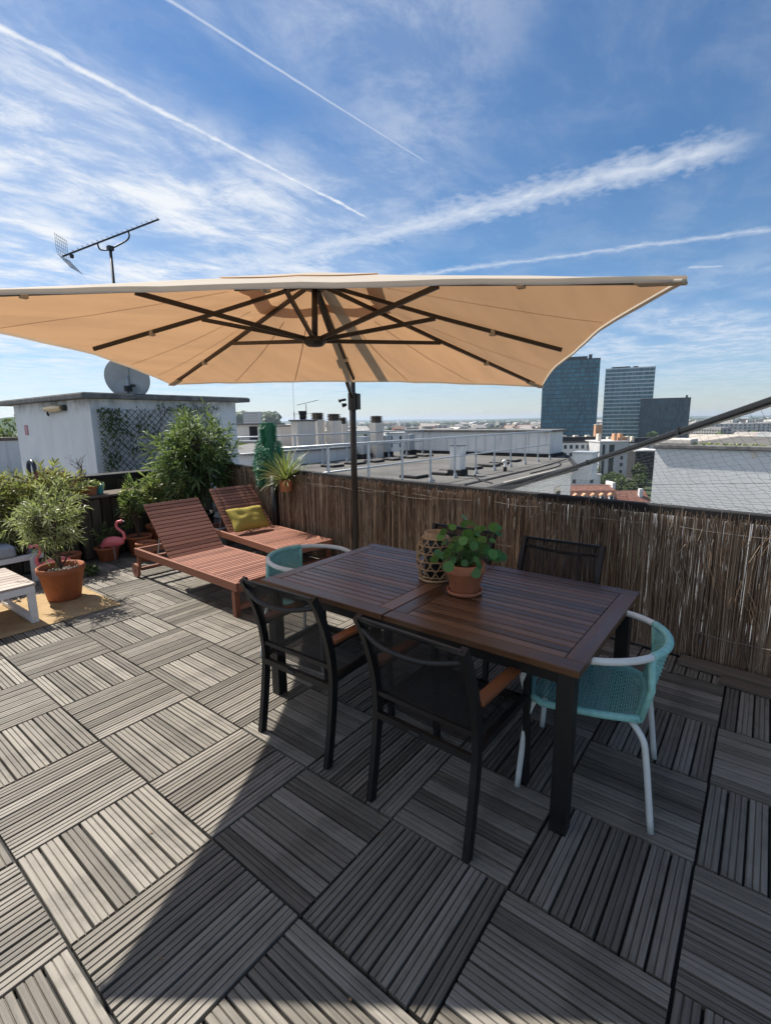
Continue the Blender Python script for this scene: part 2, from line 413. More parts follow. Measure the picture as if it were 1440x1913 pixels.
M['lf_mix'] = leafmat('variegated_leaf', [(0, (.14, .045, .028)), (.18, (.15, .11, .04)), (.45, (.19, .23, .06)), (.75, (.42, .42, .14)), (1, (.60, .57, .28))], .38)
M['lf_red'] = leafmat('burgundy_leaf', [(0, (.05, .012, .016)), (.6, (.13, .03, .035)), (1, (.2, .08, .05))], .25, .45, (.25, .06, .05))
M['lf_ole'] = leafmat('oleander_leaf', [(0, (.03, .065, .02)), (.45, (.07, .13, .04)), (.8, (.17, .25, .08)), (1, (.36, .42, .16))], .32, .55)
M['lf_yel'] = leafmat('yellow_flower_leaf', [(0, (.07, .12, .035)), (.5, (.16, .24, .07)), (.75, (.45, .45, .14)), (1, (.65, .6, .28))], .38)
M['lf_ivy'] = leafmat('ivy_leaf', [(0, (.035, .055, .018)), (.6, (.08, .12, .035)), (1, (.16, .19, .07))], .25)
M['lf_yuc'] = leafmat('dracaena_leaf', [(0, (.09, .14, .03)), (.55, (.20, .25, .06)), (.85, (.38, .36, .11)), (1, (.42, .30, .12))], .3)
M['lf_pil'] = leafmat('pilea_leaf', [(0, (.035, .13, .022)), (.6, (.065, .21, .035)), (1, (.13, .32, .08))], .3, .35, (.12, .3, .04))
M['lf_far'] = leafmat('far_tree_leaf', [(0, (.02, .04, .012)), (.5, (.045, .08, .02)), (1, (.10, .14, .035))], .2, .6)

# ------------------------------------------------------------ deck
T = .5; OX, OY = .8755, 3.556
def fence_x(y): return 3.62+.088*y
deck = MB().box((-2.6, -2.2, -.30), (4.25, 7.0, -.028)).build('deck', M['deckbase']); tag(deck, kind='structure')
def slat_profile(w=.0642, h=.021):
    out = [(-w/2, -h)]
    for c in (-w/3, 0, w/3): out += [(c-.0099, -.0070), (c-.0094, -.0020), (c-.0077, 0), (c+.0077, 0), (c+.0094, -.0020), (c+.0099, -.0070)]
    return out+[(w/2, -h)]
PROF = slat_profile()
def slat_into(mb, x, y, z, l, along, jit=0.0):
    n = len(PROF); a = []; b_ = []
    for u, w in PROF:
        if along == 'x': a.append((x-l/2, y+u, z+w)); b_.append((x+l/2, y+u, z+w))
        else: a.append((x-u, y-l/2, z+w)); b_.append((x-u, y+l/2, z+w))
    i = [mb.vert(p) for p in a]; j = [mb.vert(p) for p in b_]
    for k in range(n-1): mb.f.append([i[k], j[k], j[k+1], i[k+1]])
    mb.f.append(i); mb.f.append(j[::-1])
tmp = MB(); slat_into(tmp, 0, 0, 0, .492, 'x'); me_slx = tmp.mesh('slat'); me_slx.materials.append(M['deckx'])
tmp = MB(); slat_into(tmp, 0, 0, 0, .492, 'y'); me_sly = tmp.mesh('slat'); me_sly.materials.append(M['decky'])
me_pan = MB().box((-.243, -.243, -.026), (.243, .243, -.0225)).mesh('tile_base'); me_pan.materials.append(M['deckbase'])
def proj(p):
    d = V(p)-V((0, 0, 1.5925)); z = d.dot(FW)
    if z < .15: return None
    return 720+915.6*d.dot(RT)/z, 956.5-915.6*d.dot(U2)/z
rd = random.Random(4)
tiles = []
for i in range(-6, 7):
    for j in range(-11, 6):
        x0, y0 = OX+i*T, OY+j*T
        if x0 > fence_x(y0)-.05 or y0 > 6.35: continue
        c = proj((x0+.25, y0+.25, 0)); size = 0
        if c and -80 < c[0] < 1520 and -60 < c[1] < 2000:
            d = (V((x0+.25, y0+.25, 0))-V((0, 0, 1.59))).length
            size = 1/d
        tiles.append((size, i, j, x0, y0))
tiles.sort(key=lambda t: -t[0])
for k, (size, i, j, x0, y0) in enumerate(tiles):
    along = 'x' if (i+j) % 2 == 0 else 'y'
    cx, cy = x0+.25, y0+.25; clip = fence_x(y0+.25)-.02
    whole = x0+T <= clip
    jr = rd.uniform(-.5, .5)*radians(.35); dz = rd.uniform(-.0015, .0015)
    if k < 42 and whole:
        t = inst(me_pan, 'deck_tile', deck, (cx, cy, dz), (0, 0, jr))
        for q in range(7):
            u = (q-3)*.0707+rd.uniform(-.0007, .0007)
            inst(me_slx if along == 'x' else me_sly, 'slat', t, (0, u, rd.uniform(-.0008, .0008)) if along == 'x' else (u, 0, rd.uniform(-.0008, .0008)))
    else:
        mb = MB()
        for q in range(7):
            u = (q-3)*.0707+rd.uniform(-.0007, .0007); mb.cr = rd.random()*.98+.01; z = rd.uniform(-.0008, .0008)
            if along == 'x':
                x1 = min(.246, clip-cx)
                if x1 > -.2: slat_into(mb, (x1-.246)/2, u, z, x1+.246, 'x')
            else:
                if cx+u+.033 < clip: slat_into(mb, u, 0, z, .492, 'y')
        if mb.v:
            o = mb.build('deck_tile', M['deckx'] if along == 'x' else M['decky'], deck)
            o.location = (cx, cy, dz); o.rotation_euler = (0, 0, jr)
# timber edging at the foot of the screen
kt = thing('timber_edging', 'weathered timber edging plank lying along the foot of the reed screen', 'plank', (3.50, -.2, 0), -5)
MB().box((-.05, -1.1, .004), (.05, .52, .045)).build('plank', M['kerb'], kt, bevel=.006)
MB().box((-.155, -1.2, .003), (-.065, .28, .028)).build('plank', M['kerb'], kt, bevel=.005)

# ------------------------------------------------------------ reed screen with rail
rd = random.Random(9)
fence = thing('reed_screen', 'brown reed screen fixed to the parapet along the terrace edge behind the table', 'reed screen', (3.62, 0, 0))
def reeds(y0, y1, step, xoff, z0, z1, rad, jit):
    mb = MB(); y = y0
    while y < y1:
        y += step*rd.uniform(.6, 1.4)
        mb.cr = rd.random()*.98+.01
        x = .088*y+xoff+rd.uniform(-jit, jit); lean = rd.gauss(0, .016)+.02*noise.noise((y*1.1, 9, 0)); bx = rd.gauss(0, .007)
        zt = z1+rd.gauss(0, .018)+.028*noise.noise((y*2.3, 3, 0)); r = rad*rd.uniform(.6, 1.3); zb = z0+rd.uniform(-.01, .02)
        if rd.random() < .05: zt -= rd.uniform(.02, .2)
        zm = zb+(zt-zb)*rd.uniform(.35, .65); ym = y+lean*.5+rd.gauss(0, .004)
        mb.tube([(x, y, zb), (x+bx, ym, zm), (x+rd.gauss(0, .004), y+lean, zt)], [r, r, r*.8], 4)
    return mb
for st_p, xo, zt_, rr in ((.0024, 0.0, .965, .0020), (.0027, .009, .955, .0023), (.0032, .018, .955, .0028)):
    reeds(-2.2, 6.4, st_p, xo, .012, zt_, rr, .005).build('reeds', M['reed'], fence, kind='stuff')
# loose stalks lying at odd angles over the screen
mb = MB()
for k in range(1100):
    y = rd.uniform(-1.5, 6); z = rd.uniform(.05, .98); a = rd.gauss(0, .28); l = rd.uniform(.03, .16); mb.cr = rd.uniform(.55, .99)
    x = .088*y-.012
    mb.tube([(x, y-sin(a)*l/2, z-cos(a)*l/2), (x-.004, y+sin(a)*l/2, z+cos(a)*l/2)], .0016, 3)
mb.build('stray_stalks', M['reed'], fence, kind='stuff')
for zz, sag in ((.90, .012), (.885, .02), (.55, .01), (.2, .01)):
    y = -2.0
    while y < 6.2:
        l = rd.uniform(.35, .9)
        if rd.random() < .62:
            pts = [(.088*(y+l*k/6)-.011, y+l*k/6, zz+rd.gauss(0, .003)-sag*sin(pi*k/6)+.03*noise.noise((y, zz*9, 2))) for k in range(7)]
            MB().tube(pts, .0016, 4).build('tie_wire', M['wire'], fence)
        y += l+rd.uniform(0, .25)
# parapet top rail and posts behind the reeds
MB().bar((.045+.088*-2.4, -2.4, .985), (.045+.088*6.5, 6.5, .985), .07, .062).build('top_rail', M['bitumen'], fence, bevel=.008)
pm = MB().box((-.02, -.02, 0), (.02, .02, .97)).mesh('post'); pm.materials.append(M['black'])
for y in (-1.6, .1, 1.8, 3.5, 5.2): inst(pm, 'post', fence, (.045+.088*y, y, 0))
# dark round post standing before the screen
bp = thing('screen_post', 'black round post before the reed screen beside the cushioned lounger', 'post', (3.99, 4.88, 0))
MB().tube([(0, 0, 0), (0, 0, .93)], .042, 16).build('post_shaft', M['black'], bp, True)
MB().tube([(0, 0, .80), (0, 0, .83)], .048, 16).build('collar', M['steel'], bp, True)
MB().box((-.08, -.08, 0), (.08, .08, .012)).build('foot_plate', M['steel'], bp)
# solid parapet wall under the rail, outside
pw = MB(); n = 2
pw.ext([(3.70-.088*2.4, -2.4, -3.2), (4.24, 6.5, -3.2), (4.44, 6.5, -3.2), (3.90-.088*2.4, -2.4, -3.2)], (0, 0, 3.26))
tag(pw.build('parapet_wall', M['stucco2']), 'low rendered wall under the terrace edge outside the reed screen', 'wall')

# ------------------------------------------------------------ net and its slanted bar
bar = thing('net_bar', 'long slanted dark bar running from the right down to the flat roof edge', 'bar', (3.66, 0, 0))
O_ = V((3.66, 0, 0)); b0, b1 = V((9.931, 4.343, .108))-O_, V((3.005, -.505, 1.873))-O_
MB().bar(b0, b1, .043, .043).build('bar_tube', M['black'], bar, bevel=.010)
MB().bar(b0+V((.0, 0, -.027)), b1+V((0, 0, -.03)), .010, .012).build('net_cable', M['wire'], bar)
for t in (.55, .78, .9):
    p = b0.lerp(b1, t); MB().bar(p-(b1-b0).normalized()*.02, p+(b1-b0).normalized()*.02, .052, .052).build('clamp', M['black'], bar)
net = thing('bird_net', 'fine black bird net stretched between the slanted bar and the reed screen', 'net', (3.66, 0, 0))
rd = random.Random(21); mb = MB(); G = {}
NU, NV = 62, 24
f0, f1 = V((.24, 2.45, 1.0)), V((-.08, -1.0, 1.0))
def netp(u, v):
    a_ = u/NU; w = v/NV
    lo = f0.lerp(f1, a_); hi = b0.lerp(b1, .28+.72*a_)+V((0, 0, -.035))
    p = lo.lerp(hi, w**1.25); p.z -= .05*sin(pi*w)
    j = .010+.03*max(0, (a_-.6)/.4)+.02*max(0, 1-v/4)
    return p+V((noise.noise((u*.5, v*.5, 7)), noise.noise((u*.5, v*.5, 27)), noise.noise((u*.5, v*.5, 17))*.8))*j
for u in range(NU+1):
    for v in range(NV+1): G[u, v] = netp(u, v)
for (u, v), p in G.items():
    for q in ((u+1, v), (u, v+1)):
        w = G.get(q)
        if w is not None:
            mid = (p+w)/2+V((0, rd.gauss(0, .003), rd.gauss(0, .003)-.002)); mb.tube([p, mid, w], .0009, 3, cap=False)
mb.build('net_mesh', M['darkrope'], net, kind='stuff')
MB().tube(smooth_path([G[k*12, 12] for k in range(6)], 4), .0018, 4).build('net_line', M['darkrope'], net)
MB().tube([f0, f0.lerp(f1, .5)+V((0, 0, .01)), f1], .002, 4).build('net_line', M['darkrope'], net)

# ------------------------------------------------------------ umbrella
um = thing('cantilever_umbrella', 'large beige square parasol with dark ribs over the dining table', 'parasol', (3.62, 3.2, 0))
O = V((3.62, 3.2, 0))
apex = V((2.28, 2.30, 2.44)); hub = V((2.227, 2.265, 2.08))
rim = [V(p) for p in ((2.395, 4.261, 1.946), (3.24, 2.83, 1.935), (4.102, 1.534, 1.866), (3.041, .955, 1.982), (2.004, .275, 2.054), (1.18, 1.63, 2.095), (.27, 2.97, 2.101), (1.411, 3.53, 2.065))]
rd = random.Random(3)
NB, NA = 14, 12
def can_pt(k, s, t, lift=0.0):     # sector k, radial s 0..1, angular t 0..1
    a, b_ = rim[k], rim[(k+1) % 8]
    e = a.lerp(b_, t); mid = sin(pi*t)
    e = e+(apex-e).normalized()*.035*mid*(s**2)
    p = (apex+V((0, 0, .045))).lerp(e, s)
    nr = max(0.0, min(1.0, .5-.5*((p-apex).normalized()).dot(V((.79, .61, 0)))*1.6)) if s > .01 else 0
    p.z -= (.045*mid*sin(pi*min(1, s*.95))+.0175*sin(pi*s))*(1-.85*nr)-lift
    p.z += .006*noise.noise((p.x*4, p.y*4, 1))*s
    return p-O
def canopy_part(s0, s1, lift, name, mat, ns):
    mb = MB(); rows = []
    for q in range(ns+1):
        s = s0+(s1-s0)*q/ns; row = []
        for k in range(8):
            for t in range(NA): row.append(mb.vert(can_pt(k, s, t/NA, lift)))
        rows.append(row)
    n = len(rows[0])
    for A, B in zip(rows, rows[1:]):
        for j in range(n): mb.f.append([A[j], A[(j+1) % n], B[(j+1) % n], B[j]])
    return mb.build(name, mat, um, True)
can = canopy_part(.21, 1.0, 0, 'canopy', M['canopy'], NB)
vent = canopy_part(.0, .275, .007, 'vent_cap', M['canopy'], 5)
# hem hanging at the rim
mb = MB(); ra = []; rb = []
for k in range(8):
    for t in range(NA):
        p = can_pt(k, 1.0, t/NA); c = V((apex.x, apex.y, p.z))-O; o_ = (p-c); o_.z = 0; o_.normalize()
        near = max(0.0, min(1.0, (o_.dot(V((-.78, -.62, 0)))+.1)))
        dr = .014+.004*near+.003*noise.noise((p.x*5, p.y*5, 3))
        ra.append(mb.vert(p+o_*.003+V((0, 0, .004)))); rb.append(mb.vert(p+o_*.006+V((0, 0, -dr))))
n = len(ra)
for j in range(n): mb.f.append([ra[j], rb[j], rb[(j+1) % n], ra[(j+1) % n]])
mb.build('hem', M['hem'], um, True)
for k, t_ in ((0, .35), (0, .68), (1, .3), (1, .66), (2, .5), (7, .4), (7, .75), (6, .5), (3, .5)):
    pts = [can_pt(k, .3+.69*q/8, t_)+V((0, 0, -.0015)) for q in range(9)]
    mb = MB(); sd_ = (can_pt(k, 1, min(1, t_+.05))-can_pt(k, 1, t_-.05)).normalized()*.004; rr_ = [(mb.vert(p-sd_), mb.vert(p+sd_)) for p in pts]
    for (a, b_), (c, d_) in zip(rr_, rr_[1:]): mb.f.append([a, b_, d_, c])
    mb.build('seam', M['canopy'], um, True)
# folded corner pockets
for k in (0, 2, 4, 6):
    e = rim[k]-O; d = (apex-rim[k]).normalized()
    MB().bar(e+V((0, 0, -.016)), e+d*.16+V((0, 0, -.022)), .06, .012).build('corner_pocket', M['hem'], um, bevel=.004)
A = apex-O; H = hub-O
MB().tube([A+V((0, 0, .0)), H], .019, 12).build('centre_post', M['bronze'], um, True)
MB().lathe([(0, -.035), (.045, -.03), (.075, -.006), (.072, .018), (.03, .03), (0, .03)], 20, H).build('hub', M['bronze'], um, True)
MB().lathe([(0, .0), (.06, .0), (.06, .03), (0, .03)], 16, A+V((0, 0, -.05))).build('crown', M['bronze'], um, True)
for k in range(8):
    e = rim[k]-O; s1 = A+V((0, 0, -.004)); e1 = e.lerp(A, .045)+V((0, 0, -.013))
    m_ = s1.lerp(e1, .5)+V((0, 0, -.007))
    rb_ = MB().bar(s1, m_, .020, .022).bar(m_, e1, .020, .022).build('rib', M['bronze'], um)
    MB().bar(H+(m_-H).normalized()*.05, m_+V((0, 0, -.012)), .017, .024).build('strut', M['bronze'], rb_)
    MB().cbox(s1.lerp(e1, .73)+V((0, 0, -.01)), (.03, .03, .034)).build('rib_clip', M['hem'], rb_)
# mast, slider, arms, base
MB().tube([(0, 0, .03), (0, 0, 2.42)], .031, 20).build('mast', M['bronze'], um, True)
MB().lathe([(0, 2.45), (.05, 2.44), (.06, 2.40), (.06, 2.32), (.04, 2.30)], 16).build('mast_cap', M['bronze'], um, True)
MB().bar((-.02, -.02, 2.40), A+V((.10, .08, .06)), .045, .06).build('upper_arm', M['bronze'], um, bevel=.006)
sl_ = MB().tube([(0, 0, 1.70), (0, 0, 1.86)], .042, 16).cbox((.03, -.03, 1.78), (.05, .05, .15)).build('slider', M['bronze'], um)
MB().tube([(-.04, .05, 1.80), (-.06, .09, 1.795), (-.065, .11, 1.79)], [.012, .012, .02], 10).build('knob', M['black'], sl_, True)
MB().tube([(-.03, .05, 1.755), (-.05, .085, 1.745)], [.012, .022], 10).build('knob', M['black'], sl_, True)
a0, a1 = V((-.03, -.02, 1.83)), A+V((.03, .02, -.04))
MB().bar(a0, a1, .028, .04).build('lower_arm', M['bronze'], um, bevel=.004)
pj = a0.lerp(a1, .42); MB().bar(pj, a0.lerp(a1, .50), .055, .06).build('arm_joint', M['black'], um, bevel=.006)
MB().box((-.5, -.035, .003), (.5, .035, .05)).box((-.035, -.5, .004), (.035, -.036, .049)).box((-.035, .036, .004), (.035, .5, .049)).build('cross_base', M['bronze'], um)
for sx in (-1, 1):
    for sy in (-1, 1):
        if sx > 0: continue
        MB().box((sx*.04, sy*.04, .003), (sx*.46, sy*.46, .055)).build('base_slab', M['stone'], um, bevel=.008)

# ------------------------------------------------------------ dining table
tb = thing('dining_table', 'long dark slatted wooden dining table with black metal legs', 'table', (2.19, 1.332, 0))
HX, HY, TZ = .512, .888, .71
rd = random.Random(5)
def plank(x0, x1, y0, y1, mat, z1=TZ, th=.028, name='plank', parent=tb):
    return MB().box((x0, y0, z1-th), (x1, y1, z1)).build(name, mat, parent, bevel=.003)
for y0, y1 in ((-HY, -.003), (.003, HY)):
    plank(-HX, -HX+.078, y0+.001, y1-.001, M['table'], TZ, name='front_rail')
    plank(HX-.078, HX, y0+.001, y1-.001, M['table'], TZ, name='front_rail')
    plank(-HX+.080, HX-.080, y0, y0+.078, M['tablex'], TZ-.001, name='end_rail')
    plank(-HX+.080, HX-.080, y1-.078, y1, M['tablex'], TZ-.001, name='end_rail')
    n = 17; w = (2*HX-.16)/n
    for k in range(n):
        x = -HX+.08+w*k
        plank(x+.0022, x+w-.0022, y0+.080, y1-.080, M['table'], TZ-.0015+rd.uniform(-.0006, .0006), .022, 'slat')
for sx in (-1, 1):
    MB().box((sx*(HX-.07)-.014, -HY+.06, .612), (sx*(HX-.07)+.014, HY-.06, .680)).build('apron', M['black'], tb)
for sy in (-1, 1):
    MB().box((-HX+.085, sy*(HY-.07)-.014, .613), (HX-.085, sy*(HY-.07)+.014, .679)).build('apron', M['black'], tb)
MB().box((-HX+.085, -.02, .614), (HX-.085, .02, .678)).build('apron', M['black'], tb)
for sx in (-1, 1):
    for sy in (-1, 1):
        MB().box((sx*(HX-.055)-.032, sy*(HY-.055)-.032, .0), (sx*(HX-.055)+.032, sy*(HY-.055)+.032, .6805)).build('leg', M['black'], tb, bevel=.004)

# ------------------------------------------------------------ black mesh armchairs (local: faces +x, origin on floor under seat centre)
def armchair():
    c = thing('garden_armchair', 'x', 'chair')
    HWc = .235
    for s in (-1, 1):
        y = s*HWc
        rear = smooth_path([(-.27, y, 0), (-.235, y, .22), (-.215, y, .42), (-.235, y, .60), (-.285, y, .76), (-.325, y, .845)], 4)
        mb = MB()
        for a, b_ in zip(rear, rear[1:]): mb.bar(a, b_+(b_-a).normalized()*.004, .026, .036, (1, 0, 0))
        mb.build('leg', M['black'], c)
        MB().bar((.235, y, 0), (.205, y, .595), .026, .034, (1, 0, 0)).build('leg', M['black'], c, bevel=.003)
        MB().bar((-.215, y, .42), (.21, y, .435), .024, .03).build('seat_rail', M['black'], c)
        MB().bar((-.24, y, .585), (.215, y, .60), .024, .014).build('arm_bracket', M['black'], c)
        MB().box((-.22, y-.026, .600), (.235, y+.026, .620)).build('armrest', M['armwood'], c, bevel=.006)
    # curved head tube, bottom back tube, seat cross bars
    top = smooth_path([(-.306, -HWc, .80), (-.345, -.12, .775), (-.355, 0, .768), (-.345, .12, .775), (-.306, HWc, .80)], 4)
    MB().tube(top, .011, 8).build('head_tube', M['black'], c, True)
    MB().bar((-.328, -HWc, .842), (-.328, HWc, .842), .012, .016).build('top_hem', M['black'], c)
    MB().bar((-.222, -HWc, .485), (-.222, HWc, .485), .016, .02).build('back_tube', M['black'], c)
    MB().bar((-.225, -HWc, .385), (-.225, HWc, .385), .02, .03).build('stretcher', M['black'], c)
    MB().bar((.20, -HWc, .42), (.20, HWc, .42), .02, .03).build('stretcher', M['black'], c)
    # mesh back and seat
    mb = MB(); rows = []
    for q in range(9):
        t = q/8; row = []
        for k in range(9):
            u = -1+2*k/8; zc_ = .49+t*.355
            xb = -.215-.115*max(0, t)**1.6-.010*(1-u*u)
            row.append(mb.vert((xb, u*(HWc-.012), zc_-.004*(1-u*u)*t)))
        rows.append(row)
    for Aa, Bb in zip(rows, rows[1:]):
        for j in range(8): mb.f.append([Aa[j], Aa[j+1], Bb[j+1], Bb[j]])
    mb.build('mesh_back', M['mesh'], c, True)
    mb = MB(); rows = []
    for q in range(9):
        t = q/8
        rows.append([mb.vert((-.205+.41*t, (-1+2*k/8)*(HWc-.012), .432+.006*t-.012*(1-(-1+2*k/8)**2))) for k in range(9)])
    for Aa, Bb in zip(rows, rows[1:]):
        for j in range(8): mb.f.append([Aa[j], Aa[j+1], Bb[j+1], Bb[j]])
    mb.build('mesh_seat', M['mesh'], c, True)
    MB().cbox((-.239, .03, .388), (.003, .05, .014)).build('maker_plate', M['steel'], c)
    return c
ac = armchair()
spots = [(1.70, 1.715, 1, 'black mesh armchair with wooden armrests at the near side, closest to the loungers'),
         (1.665, .945, -2, 'black mesh armchair with wooden armrests at the near side, closest to the camera'),
         (2.67, .94, 181, 'black mesh armchair on the far side of the table, right of the potted plant'),
         (2.67, 1.64, 179, 'black mesh armchair on the far side, mostly hidden behind the woven lantern and potted plant')]
for k, (x, y, a, lb) in enumerate(spots):
    o = ac if k == 0 else copy_tree(ac)
    o.location = (x, y, 0); o.rotation_euler = (0, 0, radians(a)); tag(o, lb, 'chair', 'black armchairs around the dining table')

# ------------------------------------------------------------ mint rope chairs (local: faces +y, back at -y)
def ropechair():
    c = thing('rope_chair', 'x', 'chair')
    zs, za = .43, .665
    for s in (-1, 1):
        MB().tube(smooth_path([(s*.17, -.17, zs-.02), (s*.205, -.215, zs-.06), (s*.22, -.235, .3), (s*.245, -.275, .0)], 4), .0125, 12).build('leg', M['mintpaint'], c, True)
        MB().tube(smooth_path([(s*.18, .19, zs-.01), (s*.215, .215, zs-.07), (s*.225, .225, .3), (s*.245, .245, .0)], 4), .0125, 12).build('leg', M['mintpaint'], c, True)
    # arm loop: a round horseshoe, its back third wrapped in rope
    def loop(a, r=.298): return V((r*sin(radians(a)), .015-r*cos(radians(a)), za+.03-.012*(abs(a)/90)**2))
    back = [loop(a) for a in range(-36, 37, 4)]
    MB().tube(back, .0165, 12).build('back_rail', M['mint'], c, True)
    for s in (-1, 1):
        pts = [loop(s*a) for a in range(36, 101, 8)]
        pts += [V((s*.283, .15, za-.005)), V((s*.268, .215, za-.06)), V((s*.238, .24, za-.15)), V((s*.205, .22, zs-.01))]
        MB().tube(smooth_path(pts, 4), .0145, 12).build('arm', M['mintpaint'], c, True)
        MB().tube([(s*.175, -.205, zs), (s*.18, -.235, .56), loop(s*36)], .0135, 10).build('back_upright', M['mint'], c, True)
    # seat frame and woven ropes
    fr = [V((-.185, -.20, zs)), V((.185, -.20, zs)), V((.23, .0, zs)), V((.21, .21, zs)), V((-.21, .21, zs)), V((-.23, 0, zs))]
    MB().tube(smooth_path(fr+[fr[0]], 3), .016, 10).build('seat_frame', M['mint'], c, True)
    mb = MB()
    for k in range(46):
        y = -.195+.40*k/45; hw = .205+.025*(1-abs(y)/.2); sag = .012
        mb.tube([(-hw, y, zs+.004), (-hw*.5, y, zs-sag*.75+.003*(k % 2)), (0, y, zs-sag+.003*(k % 2)), (hw*.5, y, zs-sag*.75+.003*(k % 2)), (hw, y, zs+.004)], .0032, 5, cap=False)
    for k in range(26):
        x = -.20+.40*k/25; pts = []
        for q in range(24):
            y = -.2+.41*q/23; pts.append((x+.002*(-1)**q, y, zs-.012*(1-(x/.21)**2)+.0042*(-1)**(q+k)))
        mb.tube(pts, .0026, 4, cap=False)
    mb.build('rope_seat', M['mint'], c, True)
    mb = MB()
    for k in range(44):
        u = -1+2*k/43; a = 35*u; top = loop(a); bot = V((.17*u, -.205-.01*(1-u*u), zs))
        mid = top.lerp(bot, .5)+V((0, -.008, 0)); mb.tube([top, mid, bot], .0032, 5, cap=False)
    for k in range(30):
        t = (k+.5)/30; pts = []
        for q in range(23):
            u = -1+2*q/22; a = 35*u; top = loop(a); bot = V((.17*u, -.205-.01*(1-u*u), zs))
            p = top.lerp(bot, t)+V((0, -.008*sin(pi*t), 0)); n_ = V((sin(radians(a)), -cos(radians(a)), 0)); pts.append(p+n_*.004*(-1)**(q+k))
        mb.tube(pts, .0028, 4, cap=False)
    mb.build('rope_back', M['mint'], c, True)
    MB().tube([(.205, -.20, zs-.012), (.22, -.205, zs-.03), (.20, -.21, zs-.045)], .0015, 4).build('loose_thread', M['darkrope'], c)
    return c
rc = ropechair()
rc.location = (2.13, .515, 0); rc.rotation_euler = (0, 0, radians(8))
tag(rc, 'mint rope armchair with pale tube legs at the near right end of the table', 'chair', 'mint rope chairs at the table ends')
r2 = copy_tree(rc); r2.location = (2.24, 2.39, 0); r2.rotation_euler = (0, 0, radians(190))
tag(r2, 'mint rope armchair at the far end of the table beside the loungers', 'chair', 'mint rope chairs at the table ends')

# ------------------------------------------------------------ loungers (local: x across, y toward head, origin at foot left corner on the floor)
def lounger(Wd=.66, Ln=1.88):
    c = thing('sun_lounger', 'x', 'lounger'); zt = .305
    for s, x in ((0, .0), (1, Wd-.03)):
        MB().box((x, 0, zt-.075), (x+.03, Ln, zt)).build('side_rail', M['loungey'], c, bevel=.004)
        MB().box((x+(.001 if s == 0 else -.019), .0305, 0), (x+(.049 if s == 0 else .029), .080, zt-.0755)).build('leg', M['loungey'], c, bevel=.004)
        MB().box((x+.002, Ln-.075, .075), (x+.028, Ln-.035, zt-.076)).build('leg', M['loungey'], c, bevel=.003)
        xw = -.034 if s == 0 else Wd+.006
        wm = MB().ext([(xw, Ln-.055+.075*cos(2*pi*k/24), .076+.075*sin(2*pi*k/24)) for k in range(24)], (.028, 0, 0)).build('wheel', M['loungey'], c, bevel=.004)
        MB().ext([(xw-.002, Ln-.055+.014*cos(2*pi*k/10), .076+.014*sin(2*pi*k/10)) for k in range(10)], (.033, 0, 0)).build('hub_cap', M['steel'], wm)
    MB().box((.0305, .0, zt-.08), (Wd-.0305, .028, zt-.003)).build('end_rail', M['loungex'], c, bevel=.004)
    MB().box((.05, .035, .055), (Wd-.05, .075, .095)).build('stretcher', M['loungex'], c, bevel=.003)
    MB().box((.032, Ln-.04, zt-.07), (Wd-.032, Ln-.012, zt-.002)).build('end_rail', M['loungex'], c, bevel=.004)
    MB().box((.03, Ln-.072, .06), (Wd-.03, Ln-.040, .095)).build('stretcher', M['loungex'], c, bevel=.003)
    y_h = 1.16; n = 24; p = (y_h-.03)/n
    for k in range(n):
        y = .031+p*k; MB().box((.0315, y+.004, zt-.021), (Wd-.0315, y+p-.004, zt-.001)).build('slat', M['loungex'], c, bevel=.003, seg=1)
    # raised back
    ang = radians(47); bl = .68; Mx = Matrix.Translation((0, y_h+.01, zt-.02)) @ Matrix.Rotation(ang, 4, 'X')
    back = thing_part('backrest', c)
    for x in (.045, Wd-.08): MB().box((x, 0, -.024), (x+.035, bl, .0), Mx).build('back_rail', M['loungey'], back)
    nb = 15; pb = bl/nb
    for k in range(nb):
        MB().box((.036, pb*k+.0035, .0005), (Wd-.036, pb*k+pb-.0035, .019), Mx).build('slat', M['loungex'], back, bevel=.003, seg=1)
    for x in (.11, Wd-.11):
        MB().tube([Mx @ V((x, .42, -.02)), V((x, y_h+.42, zt-.05))], .006, 8).build('prop', M['galv'], c)
    MB().box((.0315, y_h+.405, zt-.066), (Wd-.0315, y_h+.445, zt-.042)).build('prop_bar', M['loungex'], c)
    return c
def thing_part(name, parent):
    o = bpy.data.objects.new(name, None); COL.objects.link(o); o.parent = parent; o.empty_display_size = .05; return o
lg = lounger()
lg.location = (2.262, 3.31, 0); lg.rotation_euler = (0, 0, radians(-2.2))
tag(lg, 'reddish slatted wooden sun lounger nearest the camera, empty, with its back raised', 'lounger', 'wooden sun loungers')
l2 = copy_tree(lg); l2.location = (3.175, 3.82, 0); l2.rotation_euler = (0, 0, radians(-7.5))
tag(l2, 'reddish slatted sun lounger by the reed screen with the mustard cushion on it', 'lounger', 'wooden sun loungers')
# cushion
pl = thing('throw_cushion', 'mustard yellow square cushion leaning on the rear lounger', 'cushion', (3.53, 4.74, .31), -7)
mb = MB(); n = 16; top = {}; bot = {}
Mx = Matrix.Translation((0, .10, .155)) @ Matrix.Rotation(radians(50), 4, 'X')
for i in range(n+1):
    for j in range(n+1):
        u = -1+2*i/n; v = -1+2*j/n
        k = (1-u**4)*(1-v**4); sq = 1-.07*(abs(u)**2*(1-abs(v))+abs(v)**2*(1-abs(u)))*1.2
        h = .072*k**.55*(1+.22*noise.noise((u*2.2, v*2.2, 1)))
        crease = .008*abs(noise.noise((u*4+v*2, v*3, 7)))
        x, y = u*.245*sq, v*.165*sq
        top[i, j] = mb.vert(Mx @ V((x, y, h-crease))); bot[i, j] = top[i, j] if i in (0, n) or j in (0, n) else mb.vert(Mx @ V((x, y, -h*.75)))
